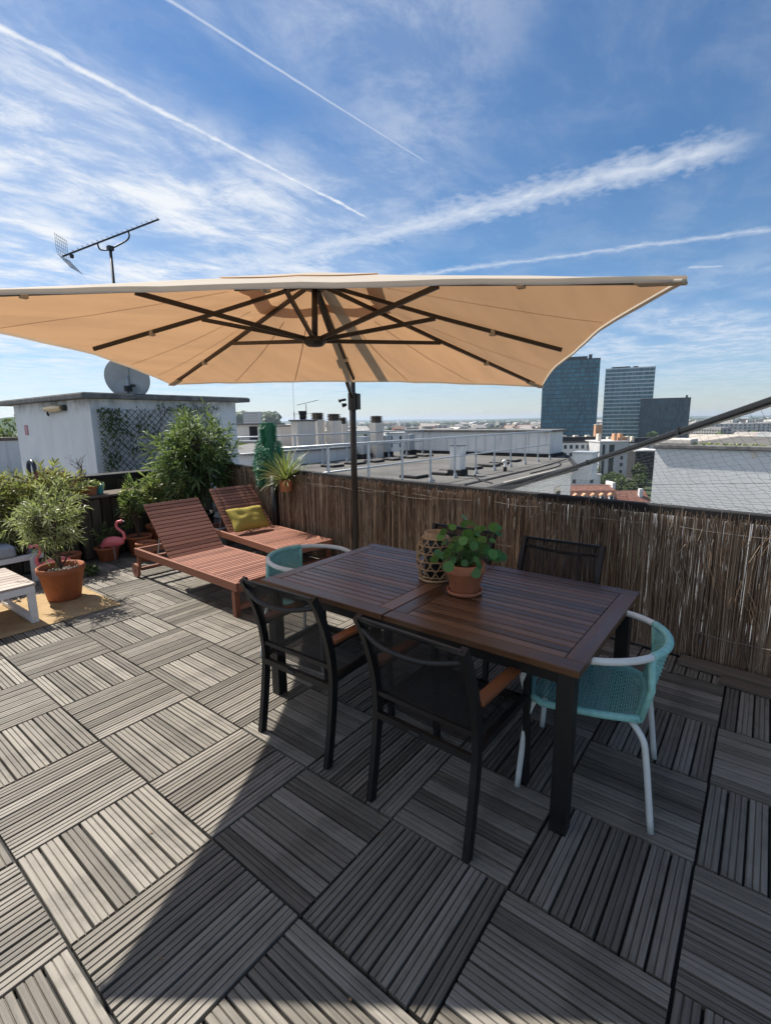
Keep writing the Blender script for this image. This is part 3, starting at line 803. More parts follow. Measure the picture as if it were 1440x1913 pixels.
for i in range(n):
    for j in range(n):
        mb.f.append([top[i, j], top[i+1, j], top[i+1, j+1], top[i, j+1]]); mb.f.append([bot[i, j], bot[i, j+1], bot[i+1, j+1], bot[i+1, j]])
po = mb.build('cushion_cover', M['pillow'], pl, True)
sb = po.modifiers.new('s', 'SUBSURF'); sb.levels = 1; sb.render_levels = 1
# ------------------------------------------------------------ plants
def rdir(rd, up=0.0):
    while True:
        d = V((rd.uniform(-1, 1), rd.uniform(-1, 1), rd.uniform(-1, 1)))
        if .05 < d.length < 1: break
    d.normalize(); d.z += up; return d.normalized()
def shrub_parts(parent, base, cc, cr, ntwig, npl, L_, W_, lm, wm, seed, stems=5, droop=.2, stem_r=.008, up=.25, shell=.45, upright=.0):
    """crown centre cc and radii cr relative to parent; leaves sit along twigs that reach an uneven shell"""
    rd = random.Random(seed); cc = V(cc); base = V(base)
    br = MB(); lf = MB(); mains = []
    for k in range(stems):
        d = rdir(rd, .5); e = cc+V((d.x*cr[0]*.45, d.y*cr[1]*.45, d.z*cr[2]*.35))
        m_ = base.lerp(e, .5)+V((rd.gauss(0, .03), rd.gauss(0, .03), 0))*cr[0]*2
        pts = smooth_path([base, m_, e], 5); br.tube(pts, [stem_r*(1-.6*i/(len(pts)-1)) for i in range(len(pts))], 5); mains.append(pts)
    for k in range(ntwig):
        d = rdir(rd, up)
        lump = 1+.6*noise.noise((d.x*2.1+seed, d.y*2.1, d.z*2.1))+.3*noise.noise((d.x*5+seed, d.y*5, d.z*5))
        s = (rd.random()**shell)*lump
        e = cc+V((d.x*cr[0], d.y*cr[1], d.z*cr[2]))*s
        mp = rd.choice(mains); st = mp[rd.randrange(len(mp)//2, len(mp))]
        md = st.lerp(e, .5)+V((0, 0, .06*cr[2]))
        br.tube([st, md, e], [stem_r*.4, stem_r*.3, stem_r*.15], 3, cap=False)
        td = (e-md).normalized(); td = (td+V((0, 0, upright))).normalized()
        tl = max((e-md).length*.7, L_*1.2); cr0 = rd.random()
        for q in range(npl):
            t = q/max(1, npl-1); p = e-td*tl*(1-t)*.8
            az = q*2.4+k; o1 = td.orthogonal().normalized(); o2 = td.cross(o1)
            out_ = o1*cos(az)+o2*sin(az)
            ld = (td*(.45+.5*t)+out_*(1.0-.45*t)+V((0, 0, .1))).normalized()
            lf.cr = min(.99, max(.01, cr0*.55+rd.random()*.45))
            lf.leaf(p, ld, rdir(rd), L_*rd.uniform(.6, 1.25), W_*rd.uniform(.75, 1.2), droop*rd.uniform(.3, 1.5))
    br.build('branches', wm, parent); lf.build('foliage', lm, parent)
def pot_into(parent, r_top, r_bot, h, mat, rim=.03, soil=True, z=0.0, name='pot', x=0.0, y=0.0):
    t = .012
    prof = [(0, 0), (r_bot*.96, 0), (r_bot, .006), (r_top*.93, h-rim-.004), (r_top*.985, h-rim), (r_top, h-rim+.004), (r_top, h-.004), (r_top-.004, h), (r_top-t, h), (r_top-t*1.6, h-rim), (r_top-t*2.2, h-rim*1.25)]
    o = MB().lathe(prof, 32, (x, y, z)).build(name, mat, parent, True)
    if soil:
        mb = MB(); n = 20; c = mb.vert((x, y, z+h-rim*.9)); ring = [mb.vert((x+(r_top-t*1.3)*cos(2*pi*k/n), y+(r_top-t*1.3)*sin(2*pi*k/n), z+h-rim*1.1+.006*sin(k*2.3))) for k in range(n)]
        for k in range(n): mb.f.append([c, ring[k], ring[(k+1) % n]])
        mb.build('soil', M['soil'], parent)
    return o
# mat, big pot with airy shrub
mt = thing('jute_mat', 'flat straw-coloured jute mat under the big terracotta pot and white bench', 'mat', (1.0, 5.0, 0), 0)
mb = MB(); n = 26
for i in range(n):
    for j in range(n): pass
rows = [[mb.vert((-.95+1.78*i/n, -.545+.9*j/n, .0065+.003*noise.noise((i*.4, j*.4, 2)))) for j in range(n+1)] for i in range(n+1)]
for i in range(n):
    for j in range(n): mb.f.append([rows[i][j], rows[i+1][j], rows[i+1][j+1], rows[i][j+1]])
mb.build('weave', M['jute'], mt, True)
MB().box((-.955, -.552, .003), (.835, -.540, .0075)).box((.823, -.539, .003), (.836, .36, .0075)).build('border', M['jute'], mt)
sp = thing('potted_shrub', 'airy grey-green shrub in a large terracotta pot on the jute mat', 'potted plant', (1.60, 5.05, .008))
pot_into(sp, .195, .135, .31, M['terra'], .05)
shrub_parts(sp, (0, 0, .28), (-.06, .05, .71), (.33, .33, .37), 185, 12, .068, .0125, M['lf_pot'], M['bark'], 11, 7, .35, .009, .2, .42)
for k in range(26):
    a = rd.uniform(0, 2*pi); r = rd.uniform(.02, .16); MB().lathe([(0, -.006), (.008, 0), (.004, .006), (0, .007)], 6, (r*cos(a), r*sin(a), .268)).build('pebble', M['wire'], sp)
# white low bench with slatted top
bn = thing('low_bench', 'white metal low bench with greyed wooden slat top at the left edge', 'bench', (1.25, 4.57, 0), 1)
for k in range(9):
    y = .0+k*.083; MB().box((-1.1, y+.004, .318), (.012, y+.079, .338)).build('slat', M['benchwood'], bn, bevel=.003)
MB().box((-1.1, .004, .262), (-.0, .052, .3175)).build('frame_rail', M['whitepaint'], bn, bevel=.004)
MB().box((-1.1, .70, .262), (-.0, .748, .3175)).build('frame_rail', M['whitepaint'], bn, bevel=.004)
for x in (-.052, -1.1):
    MB().box((x, .004, .0505), (x+.05, .054, .2615)).build('leg', M['whitepaint'], bn, bevel=.004)
    MB().box((x, .698, .0505), (x+.05, .748, .2615)).build('leg', M['whitepaint'], bn, bevel=.004)
    MB().box((x, .004, .010), (x+.05, .748, .05)).build('floor_runner', M['whitepaint'], bn, bevel=.004)
# white daybed with grey cushion
db = thing('daybed', 'white metal daybed with a thick grey cushion behind the low bench', 'daybed', (1.66, 5.86, 0), 0)
MB().box((-1.6, 0, .235), (.06, .05, .29)).build('frame_rail', M['whitepaint'], db, bevel=.004)
MB().box((-1.6, .62, .235), (.06, .67, .29)).build('frame_rail', M['whitepaint'], db, bevel=.004)
MB().box((.01, .051, .236), (.06, .619, .289)).build('frame_rail', M['whitepaint'], db, bevel=.004)
for y in (.001, .62): MB().box((-.06, y, .0), (-.012, y+.048, .2345)).build('leg', M['whitepaint'], db, bevel=.004)
MB().box((-1.58, -.01, .292), (-.17, .66, .41)).build('cushion', M['cushion'], db, bevel=.03, seg=4)
# back parapet wall with black coping; shade is put into its dark board colour
bw = thing('rear_wall', 'low wall coloured dark for its shade, with black coping closing the back of the terrace', 'wall', (0, 6.78, 0))
MB().box((-3, 0, -.3), (4.32, .18, .90)).build('wall_body', M['oldwood'], bw)
MB().box((-3, -.03, .9005), (4.34, .22, .955)).build('coping', M['bitumen'], bw, bevel=.008)
rd = random.Random(31)
x = -2.4
bm_ = MB().box((-.055, -.016, .0), (.055, -.002, .86)).mesh('board'); bm_.materials.append(M['oldwood'])
while x < 4.2:
    inst(bm_, 'board', bw, (x, -rd.uniform(0, .008), rd.uniform(0, .02)), (0, 0, 0), (rd.uniform(.9, 1.05), 1, rd.uniform(.96, 1.02))); x += .122
# old planter box with mossy planks
pb = thing('planter_box', 'old dark mossy plank planter with a board shelf on top', 'planter', (2.24, 6.22, 0), 0)
for k in range(6):
    x = .0+k*.118; MB().box((x+.005, 0, .02), (x+.109, .028, .735-.01*(k % 2))).build('plank', M['oldwood'], pb, bevel=.006)
MB().box((.0, .0285, .02), (.03, .48, .73)).build('side_panel', M['oldwood'], pb); MB().box((.68, .0285, .02), (.71, .48, .73)).build('side_panel', M['oldwood'], pb)
MB().box((.031, .03, .02), (.679, .48, .70)).build('soil', M['soil'], pb)
MB().box((-.04, -.04, .74), (.76, .17, .768)).build('shelf_board', M['kerb'], pb, bevel=.004); MB().box((-.04, .18, .741), (.76, .40, .766)).build('shelf_board', M['kerb'], pb, bevel=.004)
# long planter at the left with mixed shrubs
pl2 = thing('long_planter', 'long dark planter under the variegated shrubs at the left', 'planter', (.6, 6.25, 0))
MB().box((-.4, 0, .02), (1.58, .03, .62)).build('front_panel', M['oldwood'], pl2); MB().box((1.55, .031, .02), (1.58, .46, .62)).build('side_panel', M['oldwood'], pl2)
MB().box((-.4, .031, .02), (1.549, .46, .58)).build('soil', M['soil'], pl2)
rd = random.Random(8)
for k in range(17):
    x = -.35+k*.115; MB().box((x, -.02, .02), (x+.10, -.001, .63-rd.uniform(0, .02))).build('plank', M['oldwood'], pl2, bevel=.005)
def plant(name, label, loc, **k):
    t = thing(name, label, 'plant', loc); shrub_parts(t, **k); return t
plant('variegated_shrub', 'yellow-green and bronze leafy shrub at the far left edge', (1.30, 6.38, .58), base=(0, 0, 0), cc=(.05, -.05, .22), cr=(.38, .30, .32), ntwig=170, npl=9, L_=.105, W_=.022, lm=M['lf_mix'], wm=M['bark'], seed=21, upright=.4)
plant('variegated_shrub', 'large variegated shrub with pale tips above the terracotta pot plant', (1.85, 6.36, .58), base=(0, 0, 0), cc=(.08, -.06, .24), cr=(.42, .30, .32), ntwig=220, npl=9, L_=.105, W_=.022, lm=M['lf_mix'], wm=M['bark'], seed=22, upright=.4)
plant('burgundy_shrub', 'dark burgundy leaved shrub in front of the white stair house', (2.10, 6.52, .62), base=(0, 0, 0), cc=(.02, 0, .34), cr=(.26, .16, .14), ntwig=90, npl=7, L_=.05, W_=.02, lm=M['lf_red'], wm=M['bark'], seed=23, upright=.3)
plant('trailing_shrub', 'low shrub with narrow leaves hanging below the variegated shrubs', (1.5, 6.18, .30), base=(0, .1, .2), cc=(0, -.02, .22), cr=(.55, .14, .28), ntwig=130, npl=8, L_=.09, W_=.016, lm=M['lf_mix'], wm=M['bark'], seed=24, droop=.8)
# pots on the shelf
t = thing('shelf_pot_plant', 'small terracotta pot with yellow trailing succulent on the planter shelf', 'potted plant', (2.42, 6.32, .768))
pot_into(t, .075, .055, .115, M['terra2'], .025)
shrub_parts(t, (0, 0, .10), (.0, 0, .13), (.15, .12, .055), 70, 8, .035, .012, M['lf_yel'], M['bark'], 41, 4, .5)
t = thing('teal_pot', 'small teal glazed pot next to the terracotta pot on the shelf', 'pot', (2.525, 6.35, .768)); pot_into(t, .055, .042, .115, M['teal'], .012)
t = thing('bare_shrub', 'leafless twiggy shrub standing before the white stair house', 'plant', (2.42, 6.60, .62))
rd = random.Random(51); mb = MB()
def twig(p, d, l, r, dep):
    e = p+d*l; mb.tube([p, p.lerp(e, .5)+rdir(rd)*l*.06, e], [r, r*.8, r*.6], 4, cap=False)
    if dep:
        for q in range(rd.choice((2, 3, 3))): twig(p.lerp(e, rd.uniform(.55, 1)), (d+rdir(rd, .25)*.75).normalized(), l*rd.uniform(.55, .8), r*.62, dep-1)
for k in range(5): twig(V((0, 0, .18)), rdir(rd, 1.1), .24, .008, 3)
mb.build('branches', M['bark'], t); pot_into(t, .09, .07, .2, M['terra'], .03)
# flamingos
def flamingo():
    t = thing('flamingo_ornament', 'x', 'ornament')
    body = [(0, 0, 0)]
    mb = MB(); prof = [(-.165, .005, .03), (-.14, .02, .045), (-.10, .036, .06), (-.04, .050, .072), (.02, .052, .07), (.07, .042, .055), (.105, .028, .04), (.12, .016, .03)]
    rings = []
    for x, r, h in prof:
        zc_ = .235+.18*(x+.02)*.35+(-.035 if x < -.13 else 0)
        rings.append([mb.vert((x, r*cos(2*pi*k/14), zc_+h*sin(2*pi*k/14)*(1 if sin(2*pi*k/14) > 0 else .9))) for k in range(14)])
    for a, b_ in zip(rings, rings[1:]):
        for k in range(14): mb.f.append([a[k], a[(k+1) % 14], b_[(k+1) % 14], b_[k]])
    mb.f.append(rings[0][::-1]); mb.f.append(rings[-1])
    neck = smooth_path([(.085, 0, .255), (.125, 0, .285), (.115, 0, .345), (.07, 0, .385), (.045, 0, .43), (.065, 0, .475), (.10, 0, .48)], 6)
    mb.tube(neck, [.024-.008*min(1, i/14) for i in range(len(neck))], 12)
    mb.lathe([(0, -.026), (.016, -.02), (.023, 0), (.018, .018), (0, .026)], 12, (.105, 0, .482), Matrix.Rotation(radians(80), 3, 'Y'))
    o = mb.build('body', M['pink'], t, True); s = o.modifiers.new('s', 'SUBSURF'); s.levels = 1; s.render_levels = 1
    MB().tube([(.125, 0, .48), (.15, 0, .472), (.158, 0, .448)], [.013, .010, .003], 8).build('beak', M['pinkbeak'], t, True)
    for y in (-.014, .014):
        MB().tube([(-.01, y, .19), (-.005, y, 0)], .0028, 6).build('leg', M['galv'], t)
        MB().lathe([(0, -.003), (.004, -.002), (.004, .002), (0, .003)], 8, (.115, y*1.5, .492), Matrix.Rotation(radians(90), 3, 'X')).build('eye', M['pinkbeak'], t)
    return t
fl = flamingo(); fl.location = (2.46, 5.95, 0); fl.rotation_euler = (0, 0, radians(-50))
tag(fl, 'pink plastic flamingo ornament standing in front of the planter, facing right', 'ornament', 'pink flamingos')
f2 = copy_tree(fl); f2.location = (1.80, 5.62, -.03); f2.rotation_euler = (0, radians(18), radians(150))
tag(f2, 'pink plastic flamingo ornament half hidden behind the grey-green potted shrub', 'ornament', 'pink flamingos')
t = thing('bowl_pot', 'wide brown terracotta bowl behind the flamingo', 'pot', (2.44, 6.10, 0)); pot_into(t, .14, .10, .17, M['terra'], .025)
shrub_parts(t, (0, 0, .15), (.02, 0, .30), (.13, .1, .15), 34, 8, .07, .012, M['lf_ole'], M['bark'], 61, 4)
t = thing('ground_pot', 'terracotta pot on the deck behind the grey-green shrub', 'pot', (1.98, 5.98, 0)); pot_into(t, .13, .095, .20, M['terra'], .03)
t = thing('low_plant', 'small green rosette plant on the deck near the big terracotta pot', 'plant', (2.05, 5.62, 0))
shrub_parts(t, (0, 0, 0), (0, 0, .07), (.11, .1, .06), 22, 7, .06, .02, M['lf_ole'], M['bark'], 63, 3)
# flowering plants beside the oleander
t = thing('euphorbia_pot', 'spiky green plant in a terracotta pot behind the near lounger head', 'potted plant', (2.80, 6.05, 0)); pot_into(t, .15, .11, .24, M['terra'], .03)
shrub_parts(t, (0, 0, .22), (-.05, 0, .62), (.16, .15, .30), 60, 16, .085, .018, M['lf_yel'], M['bark'], 71, 6, .3, .008, .5, .4, .9)
t = thing('flowering_shrub', 'pale yellow flowering shrub between the spiky plant and the oleander', 'plant', (3.15, 6.22, 0)); pot_into(t, .17, .13, .30, M['terra'], .03)
shrub_parts(t, (0, 0, .28), (-.02, -.02, .68), (.28, .2, .27), 120, 10, .075, .024, M['lf_yel'], M['bark'], 72, 6, .2, .008, .5)
# oleander
t = thing('oleander_bush', 'tall dense oleander bush with long narrow leaves in front of the trellis', 'bush', (3.72, 6.25, 0))
pot_into(t, .24, .19, .36, M['bitumen'], .04)
shrub_parts(t, (0, 0, .32), (.02, -.05, 1.12), (.62, .42, .62), 340, 12, .175, .025, M['lf_ole'], M['bark'], 81, 12, .5, .014, .1, .38, .5)
t = thing('pale_bowl', 'pale blue plastic bowl planter between the two loungers', 'pot', (3.62, 5.62, 0)); pot_into(t, .15, .11, .26, M['bluewhite'], .03)
# small pots crowding behind the lounger
t = thing('ground_pot', 'brown terracotta pot behind the raised back of the near lounger', 'pot', (2.72, 5.72, 0)); pot_into(t, .12, .09, .22, M['terra'], .03)
# hanging pot with dracaena on the screen
t = thing('hanging_pot_plant', 'spiky yellow-green dracaena in a small terracotta pot hung on the reed screen', 'potted plant', (3.93, 4.58, .765))
pot_into(t, .083, .066, .145, M['terra2'], .02)
MB().tube([(.075*cos(a), .075*sin(a), .115) for a in [2*pi*k/16 for k in range(16)]], .003, 5, closed=True).build('hanger_ring', M['black'], t)
MB().tube([(.07, 0, .115), (.10, 0, .14), (.11, 0, .20)], .003, 5).build('hanger_hook', M['black'], t)
rd = random.Random(91)
def blade(l, w, bend):
    mb = MB(); n = 5; rows = []
    for q in range(n+1):
        s = q/n; a = bend*s*s; ww = w*(1-s**2.2)*(.55+.45*min(1, s*4))+.0005
        p = V((l*s*cos(a*.5), 0, l*s*.02-l*sin(a)*s*.45)); rows.append((mb.vert(p+V((0, -ww/2, .15*ww))), mb.vert(p), mb.vert(p+V((0, ww/2, .15*ww)))))
    for a, b_ in zip(rows, rows[1:]): mb.f.append([a[0], a[1], b_[1], b_[0]]); mb.f.append([a[1], a[2], b_[2], b_[1]])
    me = mb.mesh('leaf'); me.materials.append(M['lf_yuc']); return me
bl_ = [blade(.44, .017, .2), blade(.46, .017, .7), blade(.40, .018, .4), blade(.36, .013, 1.5)]
for k in range(150):
    az = rd.uniform(0, 2*pi); el = rd.choice((rd.uniform(-5, 40), rd.uniform(10, 60), rd.uniform(30, 80))); me = bl_[rd.randrange(3)]
    if k % 8 == 0: el = rd.uniform(-25, 10); me = bl_[3]
    s = rd.uniform(.75, 1.15); inst(me, 'leaf', t, (0, 0, .13), (0, -radians(el), az), (s, s, s))
# green tinsel-wrapped post
t = thing('tinsel_post', 'dark green square post wrapped in shaggy green tinsel behind the reed screen', 'post', (4.20, 5.20, .062))
MB().box((-.055, -.055, 0), (.055, .055, 1.53)).build('post_shaft', M['gpost'], t, bevel=.006)
mb = MB(); rd = random.Random(95)
for k in range(15000):
    h = rd.random()**1.15; z = .72+.80*h; wide = (.10+.10*(1-abs(h-.34)/.66)) if h < .72 else .08
    a = rd.uniform(0, 2*pi)
    if h > .62 and cos(a+2.3) > .35 and rd.random() < .93: continue
    r = wide*rd.uniform(.5, 1); p = V((r*cos(a), r*sin(a), z)); d = (V((cos(a), sin(a), rd.uniform(-.9, .5)))+rdir(rd)*.6).normalized()
    mb.cr = rd.random(); mb.leaf(p, d, rdir(rd), rd.uniform(.03, .075), .0042, .4)
mb.build('tinsel', M['gtinsel'], t)
# dry leaf and sprout on the screen
t = thing('dry_leaf', 'curled brown dry leaf caught on the reed screen', 'leaf', (3.72, 1.98, .70))
mb = MB()
for k in range(7): mb.leaf(V((0, 0, .04-.012*k)), V((-.5, sin(k*1.3), -.5)), rdir(rd), .045, .03, .8)
mb.build('blade', M['terra'], t)
t = thing('green_sprout', 'small green sprout climbing the reed screen behind the table', 'plant', (3.70, 1.93, 0))
shrub_parts(t, (0, 0, 0), (-.02, 0, .52), (.04, .05, .16), 14, 5, .05, .026, M['lf_pil'], M['bark'], 97, 2, .3, .004)

# ------------------------------------------------------------ things on the table
ln = thing('woven_lantern', 'woven cane lantern with hexagonal openings on the table behind the plant', 'lantern', (2.27, 1.415, .7105))
def lr(z): return .075+.028*sin(pi*min(1, max(0, z/.24)))**.7
mb = MB()
for s in (1, -1):
    for k in range(11):
        pts = []
        for q in range(15):
            z = .015+.225*q/14; a = 2*pi*k/11+s*q*.105; r = lr(z)+.003*(-1)**q*s; pts.append((r*cos(a), r*sin(a), z))
        mb.tube(pts, .0042, 5)
for z in (.03, .075, .12, .165, .205): mb.tube([((lr(z)+.001)*cos(2*pi*k/28), (lr(z)+.001)*sin(2*pi*k/28), z) for k in range(28)], .0042, 5, closed=True)
mb.build('cane_weave', M['rattan'], ln, True)
for z, r in ((.008, .085), (.243, .068)): MB().tube([(r*cos(2*pi*k/28), r*sin(2*pi*k/28), z) for k in range(28)], .008, 8, closed=True).build('rim_ring', M['rattan'], ln, True)
MB().lathe([(.062, .235), (.060, .275), (.056, .275), (.056, .235)], 28).build('collar', M['rattan'], ln, True)
MB().lathe([(0, .003), (.06, .003), (.062, .2), (.05, .25), (.048, .25), (.058, .2), (.056, .006), (0, .006)], 24).build('dark_inside', M['steel'], ln, True)  # insert coloured dark to stand in for the unlit inside of the lantern
pp = thing('table_pot_plant', 'green round-leaved plant in a terracotta pot with saucer on the table', 'potted plant', (2.165, 1.17, .7105))
MB().lathe([(0, 0), (.080, 0), (.088, .004), (.093, .022), (.088, .022), (.083, .008), (0, .007)], 32).build('saucer', M['terra2'], pp, True)
pot_into(pp, .104, .070, .155, M['terra2'], .045, z=.008)
rd = random.Random(101)
def disc(r):
    mb = MB(); n = 14; c = mb.vert((0, 0, -.12*r)); ring = [mb.vert((r*cos(2*pi*k/n)*(1 if k else .93), r*sin(2*pi*k/n), .03*r*sin(4*pi*k/n))) for k in range(n)]; ins = [mb.vert((.55*r*cos(2*pi*k/n), .55*r*sin(2*pi*k/n), .02*r)) for k in range(n)]
    for k in range(n): mb.f.append([c, ins[k], ins[(k+1) % n]]); mb.f.append([ins[k], ring[k], ring[(k+1) % n], ins[(k+1) % n]])
    me = mb.mesh('leaf'); me.materials.append(M['lf_pil']); me.shade_smooth(); return me
me_d = disc(1.0); st = MB(); toc = (V((0, 0, .9))-V((2.165, 1.17, 0))).normalized()
for k in range(72):
    d = rdir(rd, .32); d.z = abs(d.z)*.95-(.28 if k % 5 == 0 else 0); d.normalize()
    l = rd.uniform(.085, .215); p0 = V((rd.gauss(0, .02), rd.gauss(0, .02), .15)); e = p0+V((d.x*l*.85, d.y*l*.85, d.z*l*1.15))+V((0, 0, .02))+V((.014, -.019, 0))
    if k in (0, 1): e = p0+V((.01+.02*k, -.02*k, .245-.03*k)); 
    m_ = p0.lerp(e, .5)+V((0, 0, .02)); st.tube([p0, m_, e], .0013, 4, cap=False)
    nrm = (d*.55+V((0, 0, .25))+toc*.95+rdir(rd)*.4).normalized(); q = nrm.to_track_quat('Z', 'Y').to_euler()
    r = rd.uniform(.014, .031); inst(me_d, 'leaf', pp, e, q, (r, r, r))
st.build('stalks', M['lf_pil'], pp)

# ------------------------------------------------------------ white stair house
sh = thing('stair_house', 'white rendered stair house with a flat grey slab roof behind the rear wall', 'building', (3.19, 8.0, 0))
MB().box((0, 0, -.5), (2.54, 3.36, 1.975)).build('wall', M['stucco'], sh)
rf = MB().box((-.13, -.11, 1.976), (2.80, 4.15, 2.052)).build('roof', M['stone'], sh, bevel=.012)
MB().box((-.10, -.08, 2.053), (2.77, 4.10, 2.062)).build('roof_felt', M['bitumen'], rf)
MB().box((-.012, 2.74, 1.42), (-.002, 2.90, 1.60)).build('notice', plain('faded_pink_notice', (.52, .25, .27), .7), sh)
pg = MB()
for z in (1.45, 1.475, 1.50, 1.53, 1.555): pg.box((-.0145, 2.765, z), (-.0125, 2.875, z+.008))
pg.build('notice_print', plain('notice_ink', (.60, .42, .42), .7), sh)
lp = thing('bulkhead_lamp', 'cream oblong bulkhead wall lamp under the stair house eave', 'lamp', (3.185, 9.25, 1.86))
mb = MB(); pr_ = [(0, .055), (.35, .055), (.38, .045), (.40, .02)]
MB().ext([(-.005, -.42+.0*0+.0, -.045), (-.005, .42, -.045), (-.005, .42, .05), (-.005, -.42, .05)], (-.05, 0, 0)).build('backplate', M['steel'], lp, bevel=.015)
mb = MB(); rings = []
for q in range(9):
    t_ = q/8; y = -.36+.74*t_; r = .055*min(1, (sin(pi*(.06+.88*t_)))**.35)
    rings.append([mb.vert((-.055-r*1.1*sin(pi*k/10), y, r*cos(pi*k/10))) for k in range(11)])
for a, b_ in zip(rings, rings[1:]):
    for k in range(10): mb.f.append([a[k], a[k+1], b_[k+1], b_[k]])
mb.f.append(rings[0]); mb.f.append(rings[-1][::-1])
mb.build('diffuser', plain('yellowed_diffuser', (.72, .52, .27), .35, 0, .06), lp, True)
MB().tube([(-.04, .30, -.045), (-.05, .30, -.09), (-.045, .27, -.11), (-.04, .25, -.08)], .012, 8).build('cable_loop', M['black'], lp, True)
pi_ = thing('pipe_loop', 'dark blue-black bent pipe loop standing against the stair house wall', 'pipe', (3.10, 10.55, 0))
MB().tube([(0, .16, -.4), (0, .16, .78)]+arc((.0, .80), .16, 0, 180, 10, 0, 'yz')+[(0, -.16, .78), (0, -.16, -.4)], .035, 10).build('pipe', plain('blue_black_pipe', (.012, .018, .04), .35), pi_, True)
# trellis and climber
tr_ = thing('trellis', 'black diamond trellis fixed to the shaded stair house wall', 'trellis', (3.26, 7.955, .80))
TW, TH = 1.95, 1.02
mb = MB(); sp_ = .105
for s in (1, -1):
    k = -14
    while k < 32:
        c = k*sp_
        pts = []
        for zz in (0.0, TH):
            x = c+s*zz if s > 0 else c-zz+TH
            pts.append([x, zz])
        (x0, z0_), (x1, z1_) = pts
        def clip(x0, z0, x1, z1):
            if x0 > x1: x0, z0, x1, z1 = x1, z1, x0, z0
            if x1 < 0 or x0 > TW: return None
            if x0 < 0: z0 = z0+(z1-z0)*(0-x0)/(x1-x0); x0 = 0
            if x1 > TW: z1 = z0+(z1-z0)*(TW-x0)/(x1-x0); x1 = TW
            return x0, z0, x1, z1
        cp = clip(x0, z0_, x1, z1_)
        if cp and abs(cp[2]-cp[0]) > .02: MB().bar((cp[0], .004*s, cp[1]), (cp[2], .004*s, cp[3]), .005, .013, (0, 1, 0)).build('lath', M['black'], tr_)
        k += 1
iv = thing('climbing_ivy', 'green climbing vine covering the left part of the trellis', 'climber', (3.26, 7.93, .80))
rd = random.Random(111); mb = MB(); vb = MB()
for k in range(1150):
    x = rd.uniform(.0, 1.15); z = rd.uniform(.05, 1.05); dens = .75-.75*(x/1.15)-.9*max(0, .6-z)+.75*noise.noise((x*3.6, z*3.6, 4))
    if rd.random() > dens: continue
    mb.cr = rd.random(); mb.leaf((x, rd.uniform(-.07, .0), z), (rdir(rd)+V((0, -.6, -.3))).normalized(), rdir(rd), rd.uniform(.04, .075), rd.uniform(.03, .05), .4)
for k in range(170):
    x = rd.uniform(.9, 2.0); z = 1.06+.08*noise.noise((x*4, 0, 0))+rd.gauss(0, .03); mb.cr = rd.random()*.4
    mb.leaf((x, rd.uniform(-.05, .0), z), (rdir(rd)+V((0, -.6, -.3))).normalized(), rdir(rd), rd.uniform(.03, .055), rd.uniform(.02, .035), .4)
for k in range(10):
    x = rd.uniform(0, .9); pts = [(x, -.01, 0)]
    for q in range(8): x += rd.gauss(0, .06); pts.append((max(0, x), -.012, .13*(q+1)))
    vb.tube(pts, .004, 4)
mb.build('foliage', M['lf_ivy'], iv); vb.build('stems', M['bark'], iv)
# dish and antenna
ds = thing('satellite_dish', 'grey round satellite dish seen from behind on the stair house roof', 'satellite dish', (3.95, 8.35, 2.062))
Md = Matrix.Rotation(radians(-42), 3, 'Z') @ Matrix.Rotation(radians(-72), 3, 'X')
MB().lathe([(0, .06), (.12, .055), (.24, .03), (.34, -.01), (.345, -.016), (.34, -.022), (.24, .018), (0, .045)], 40, (0, 0, .27), Md).build('reflector', M['dish'], ds, True)
MB().tube([(0, .02, 0), (0, .02, .30)], .022, 10).build('mast', M['galv'], ds, True)
MB().cbox((-.02, -.03, .10), (.10, .07, .09)).cbox((.05, -.05, .15), (.06, .05, .04)).build('bracket', M['black'], ds)
MB().tube([(0, -.055, .15), (-.01, -.085, .35), (-.01, -.06, .52)], .004, 5).build('cable', M['black'], ds)
MB().box((-.12, -.1, .0), (.12, .14, .012)).build('base_plate', M['steel'], ds)
an = thing('yagi_antenna', 'long dark television antenna with mesh reflector high above the stair house', 'antenna', (4.33, 9.32, 2.062))
MB().tube([(0, 0, 0), (.045, .06, 2.53)], .024, 10).build('mast', M['steel'], an, True)
b0 = V((-.485, .69, 2.41)); b1 = V((.635, -.565, 3.024)); bd = (b1-b0)
MB().bar(b0, b1, .022, .022).build('boom', M['steel'], an)
MB().tube(smooth_path([b0.lerp(b1, .36), b0.lerp(b1, .37)+V((.01, 0, -.10)), b0.lerp(b1, .43)+V((0, 0, -.155)), V((.045, .06, 2.53)), b0.lerp(b1, .64)+V((0, 0, -.14)), b0.lerp(b1, .685)+V((0, 0, -.09)), b0.lerp(b1, .68)], 5), .014, 8).build('bracket', M['steel'], an, True)
MB().cbox((.045, .06, 2.54), (.09, .09, .07)).build('clamp', M['steel'], an)
cx_ = bd.cross(V((0, 0, 1))).normalized(); upv = cx_.cross(bd).normalized()
for k in range(18):
    p = b0+bd*(.12+.87*k/17); MB().tube([p-cx_*.055+upv*.012, p+cx_*.055+upv*.012], .004, 5).build('director', M['steel'], an)
    MB().tube([p+upv*.012, p+upv*.05-bd.normalized()*.02], .003, 4).build('director', M['steel'], an)
for sgn in (1, -1):
    ax = (upv*sgn*.9+bd.normalized()*.35).normalized(); rp = thing_part('reflector', an)
    for k in range(7): q = b0+cx_*(-.18+.06*k)+ax*.02; MB().tube([q, q+ax*.30], .003, 4).build('wire', M['steel'], rp)
    for k in range(6): q = b0+ax*(.02+.056*k); MB().tube([q-cx_*.18, q+cx_*.18], .003, 4).build('wire', M['steel'], rp)
MB().cbox(b0.lerp(b1, .09)+V((0, 0, -.05)), (.05, .05, .06)).build('feed_box', M['steel'], an)

